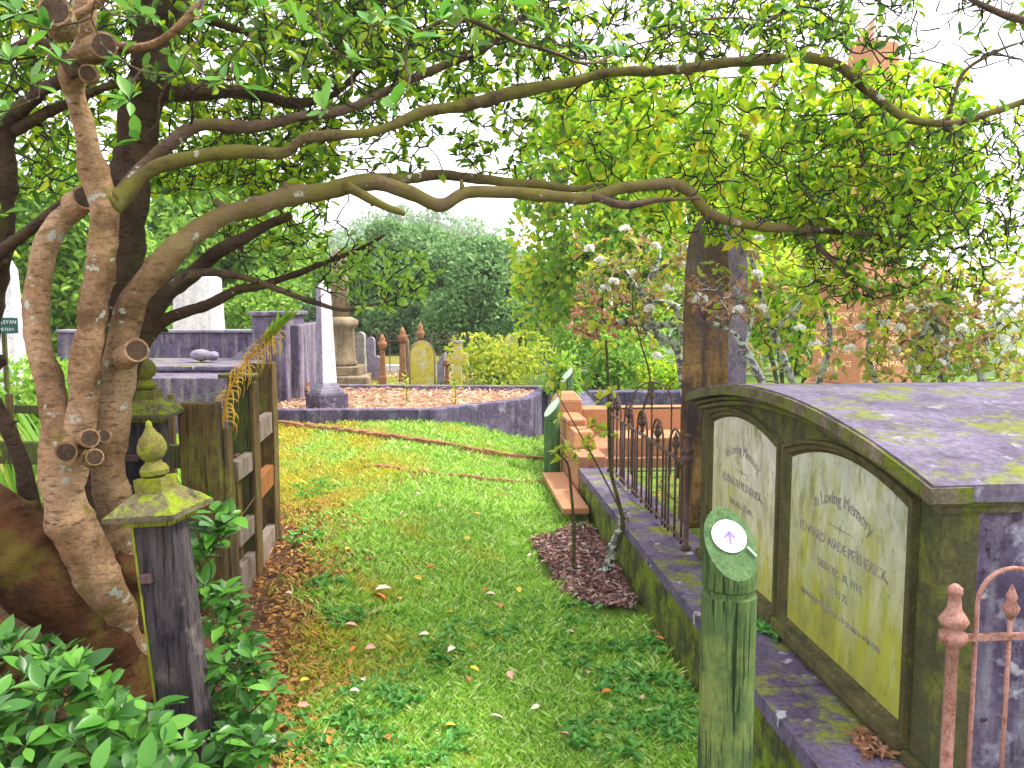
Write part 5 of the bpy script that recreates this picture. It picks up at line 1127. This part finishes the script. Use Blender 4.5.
bush('loose yellow green shrub behind the right of the straw plot', 500, 362, 11.6, 58, 30, .7, 26, 90, .07, M['leaf_yel'])
bush('small leafy green shrub between the plot wall and the far bollard', 562, 380, 9.6, 18, 26, .25, 12, 80, .08, M['leaf_mid'])
bush('bright lime shrub behind the dark low wall', 662, 378, 12.5, 36, 24, .6, 16, 120, .08, M['leaf_lime'])
bush('mixed green shrub behind the railing and stick sapling', 615, 350, 13.5, 60, 48, 1., 26, 140, .10, M['leaf_mid'])
bush('dark green shrub beyond the vault wall', 262, 300, 15.5, 45, 40, 1., 30, 160, .11, M['leaf_mid'])
bush('pale orange dried tuft at the foot of the vault pier', 303, 388, 9.2, 8, 14, .12, 7, 60, .05, M['leaf_brown'])
bush('green shrub behind the rail fence at left', 60, 400, 8.0, 80, 50, .8, 26, 130, .09, M['leaf_mid'])
bush('bright green shrub lit beyond the tomb at the right', 790, 300, 10.5, 60, 70, 1.2, 30, 140, .10, M['leaf_lime'])

# background trees
def btree(label, px, ytop, ybot, Y, rx, mat, nl=46, per=260, size=.2, name='leafy_tree', group='trees beyond the graves', depth=None, droop=False, asp=.5, trunk=M['trunk_dark']):
    top = P(px, ytop, Y)[2]; bot = P(px, ybot, Y)[2]; x0 = P(px, ytop, Y)[0]; R_ = rx/F*Y; g0 = gz(x0, Y); zc = (top+bot)/2; rz_ = (top-bot)/2; dp = depth or R_
    t0 = thing(name, label, 'tree', (x0, Y, g0), group); lobs = []
    for _ in range(nl):
        q = rnd_dirs(1)[0]; q[1] = -abs(q[1]) if random.random() < .75 else q[1]; k_ = random.uniform(.45, .85); s_ = random.uniform(.18, .32)
        lobs.append((x0+q[0]*R_*k_, Y+q[1]*dp*k_, zc+q[2]*rz_*k_, R_*s_*1.1, dp*s_*1.1, R_*s_*(1.8 if droop else .85)))
    leafball('crown', lobs, per, size, mat, t0, asp if size > .13 else .7); m = MB(); tr = max(.08, R_*.07)
    m.tube([(x0, Y, g0-.2), (x0+.1, Y, (g0+zc)/2), (x0, Y, zc), (x0, Y, zc+rz_*.6)], [tr*1.4, tr, tr*.7, tr*.2], 8, .1)
    for l_ in lobs[:14]: m.tube([(x0, Y, zc-rz_*.4), ((x0+l_[0])/2, (Y+l_[1])/2, (zc+l_[2])/2), l_[:3]], [tr*.5, tr*.3, tr*.1], 5)
    m.build('trunk', trunk, t0); return t0
btree('broad dark cloud shaped tree behind the far headstones, left of the middle', 390, 218, 385, 24, 80, M['leaf_back'], 30, 1300, 0.118)
btree('broad dark cloud shaped tree in the very middle distance', 468, 240, 385, 22, 84, M['leaf_back'], 30, 1176, 0.112)
btree('darker rounded tree right of the middle distance below the pale hill', 535, 262, 380, 26, 62, M['leaf_back'], 28, 1008, 0.124)
btree('dark tree low behind the slim obelisk', 330, 255, 385, 26, 70, M['leaf_back'], 44, 588, 0.136)
btree('far rounded tree peeking above the middle trees', 430, 232, 300, 34, 60, M['leaf_back'], 26, 693, 0.174)
btree('drooping bright green tree right of the misty gap', 600, 70, 370, 15, 92, M['leaf_lime'], 44, 300, .13, droop=True, asp=.34)
btree('drooping pale green tree behind the tall stone slab', 700, 60, 380, 17, 100, M['leaf_lime'], 48, 280, .15, droop=True, asp=.36)
btree('leafy tree behind the granite obelisk', 815, 90, 380, 20, 110, M['leaf_mid'], 60, 260, .2)
btree('leafy tree behind the left trunks', 60, 110, 400, 14, 105, M['leaf_mid'], 60, 260, .15)
btree('dense green tree above the vault wall', 215, 130, 340, 18, 95, M['leaf_mid'], 56, 260, .17)
btree('bushy tree cut by the left frame edge', -80, 60, 420, 12, 110, M['leaf_lime'], 46, 220, .14)
btree('tree low on the slope beyond the right end of the tomb', 900, 270, 400, 24, 70, M['leaf_back'], 36, 504, 0.136)

# ================================================================== LIGHT, SKY, CAMERA
w = bpy.data.worlds.new('World'); SC.world = w; w.use_nodes = True; nt_ = w.node_tree; nt_.nodes.clear()
out = nt_.nodes.new('ShaderNodeOutputWorld'); bg = nt_.nodes.new('ShaderNodeBackground'); sky = nt_.nodes.new('ShaderNodeTexSky'); sky.sky_type = 'NISHITA'; sky.sun_disc = False
sky.sun_elevation = R(52); sky.sun_rotation = R(78); sky.air_density = 1.0; sky.dust_density = 3
mx = nt_.nodes.new('ShaderNodeMix'); mx.data_type = 'RGBA'; mx.inputs[0].default_value = .82; mx.inputs[7].default_value = (9.6, 9.5, 10.0, 1)
nt_.links.new(sky.outputs[0], mx.inputs[6]); nt_.links.new(mx.outputs[2], bg.inputs[0]); bg.inputs[1].default_value = .066; nt_.links.new(bg.outputs[0], out.inputs[0])
sun = bpy.data.lights.new('sun', 'SUN'); sun.energy = 1.5; sun.angle = R(10); sun.color = (1, .95, .86); so = bpy.data.objects.new('sun', sun); COL.objects.link(so)
az, el = R(78), R(52)   # sun ahead and to the right
sdv = Vector((math.sin(az)*math.cos(el), math.cos(az)*math.cos(el), math.sin(el))); so.rotation_euler = sdv.to_track_quat('Z', 'Y').to_euler()
HAZE = True
if HAZE:
    m = MB(); m.abox(-390, 390, -55, 420, -8, 60); hz = m.build('haze', None); s = NT('haze_air'); pv = s.n('ShaderNodeVolumePrincipled'); pv.inputs['Color'].default_value = (.96, .97, 1, 1); pv.inputs['Density'].default_value = .0011; pv.inputs['Anisotropy'].default_value = .2
    s.l(pv.outputs[0], s.out.inputs['Volume']); hz.data.materials.append(s.m); tag(hz, 'pale mist thickening towards the far hill', 'haze', kind='stuff')
cam = bpy.data.cameras.new('camera'); cam.sensor_width = 36; cam.lens = 850/1024*36; cam.clip_end = 2000; cam.clip_start = .05
co = bpy.data.objects.new('camera', cam); COL.objects.link(co); co.location = (0, 0, 1.6); co.rotation_euler = (R(90)-PH, 0, 0); SC.camera = co
SC.view_settings.view_transform = 'Standard'; SC.view_settings.look = 'None'; SC.view_settings.gamma = 1; SC.view_settings.exposure = 2.45
SC.cycles.volume_bounces = 0; SC.cycles.max_bounces = 6; SC.cycles.transparent_max_bounces = 4; SC.cycles.diffuse_bounces = 3
SC.cycles.volume_step_rate = 5
SC.cycles.use_denoising = True
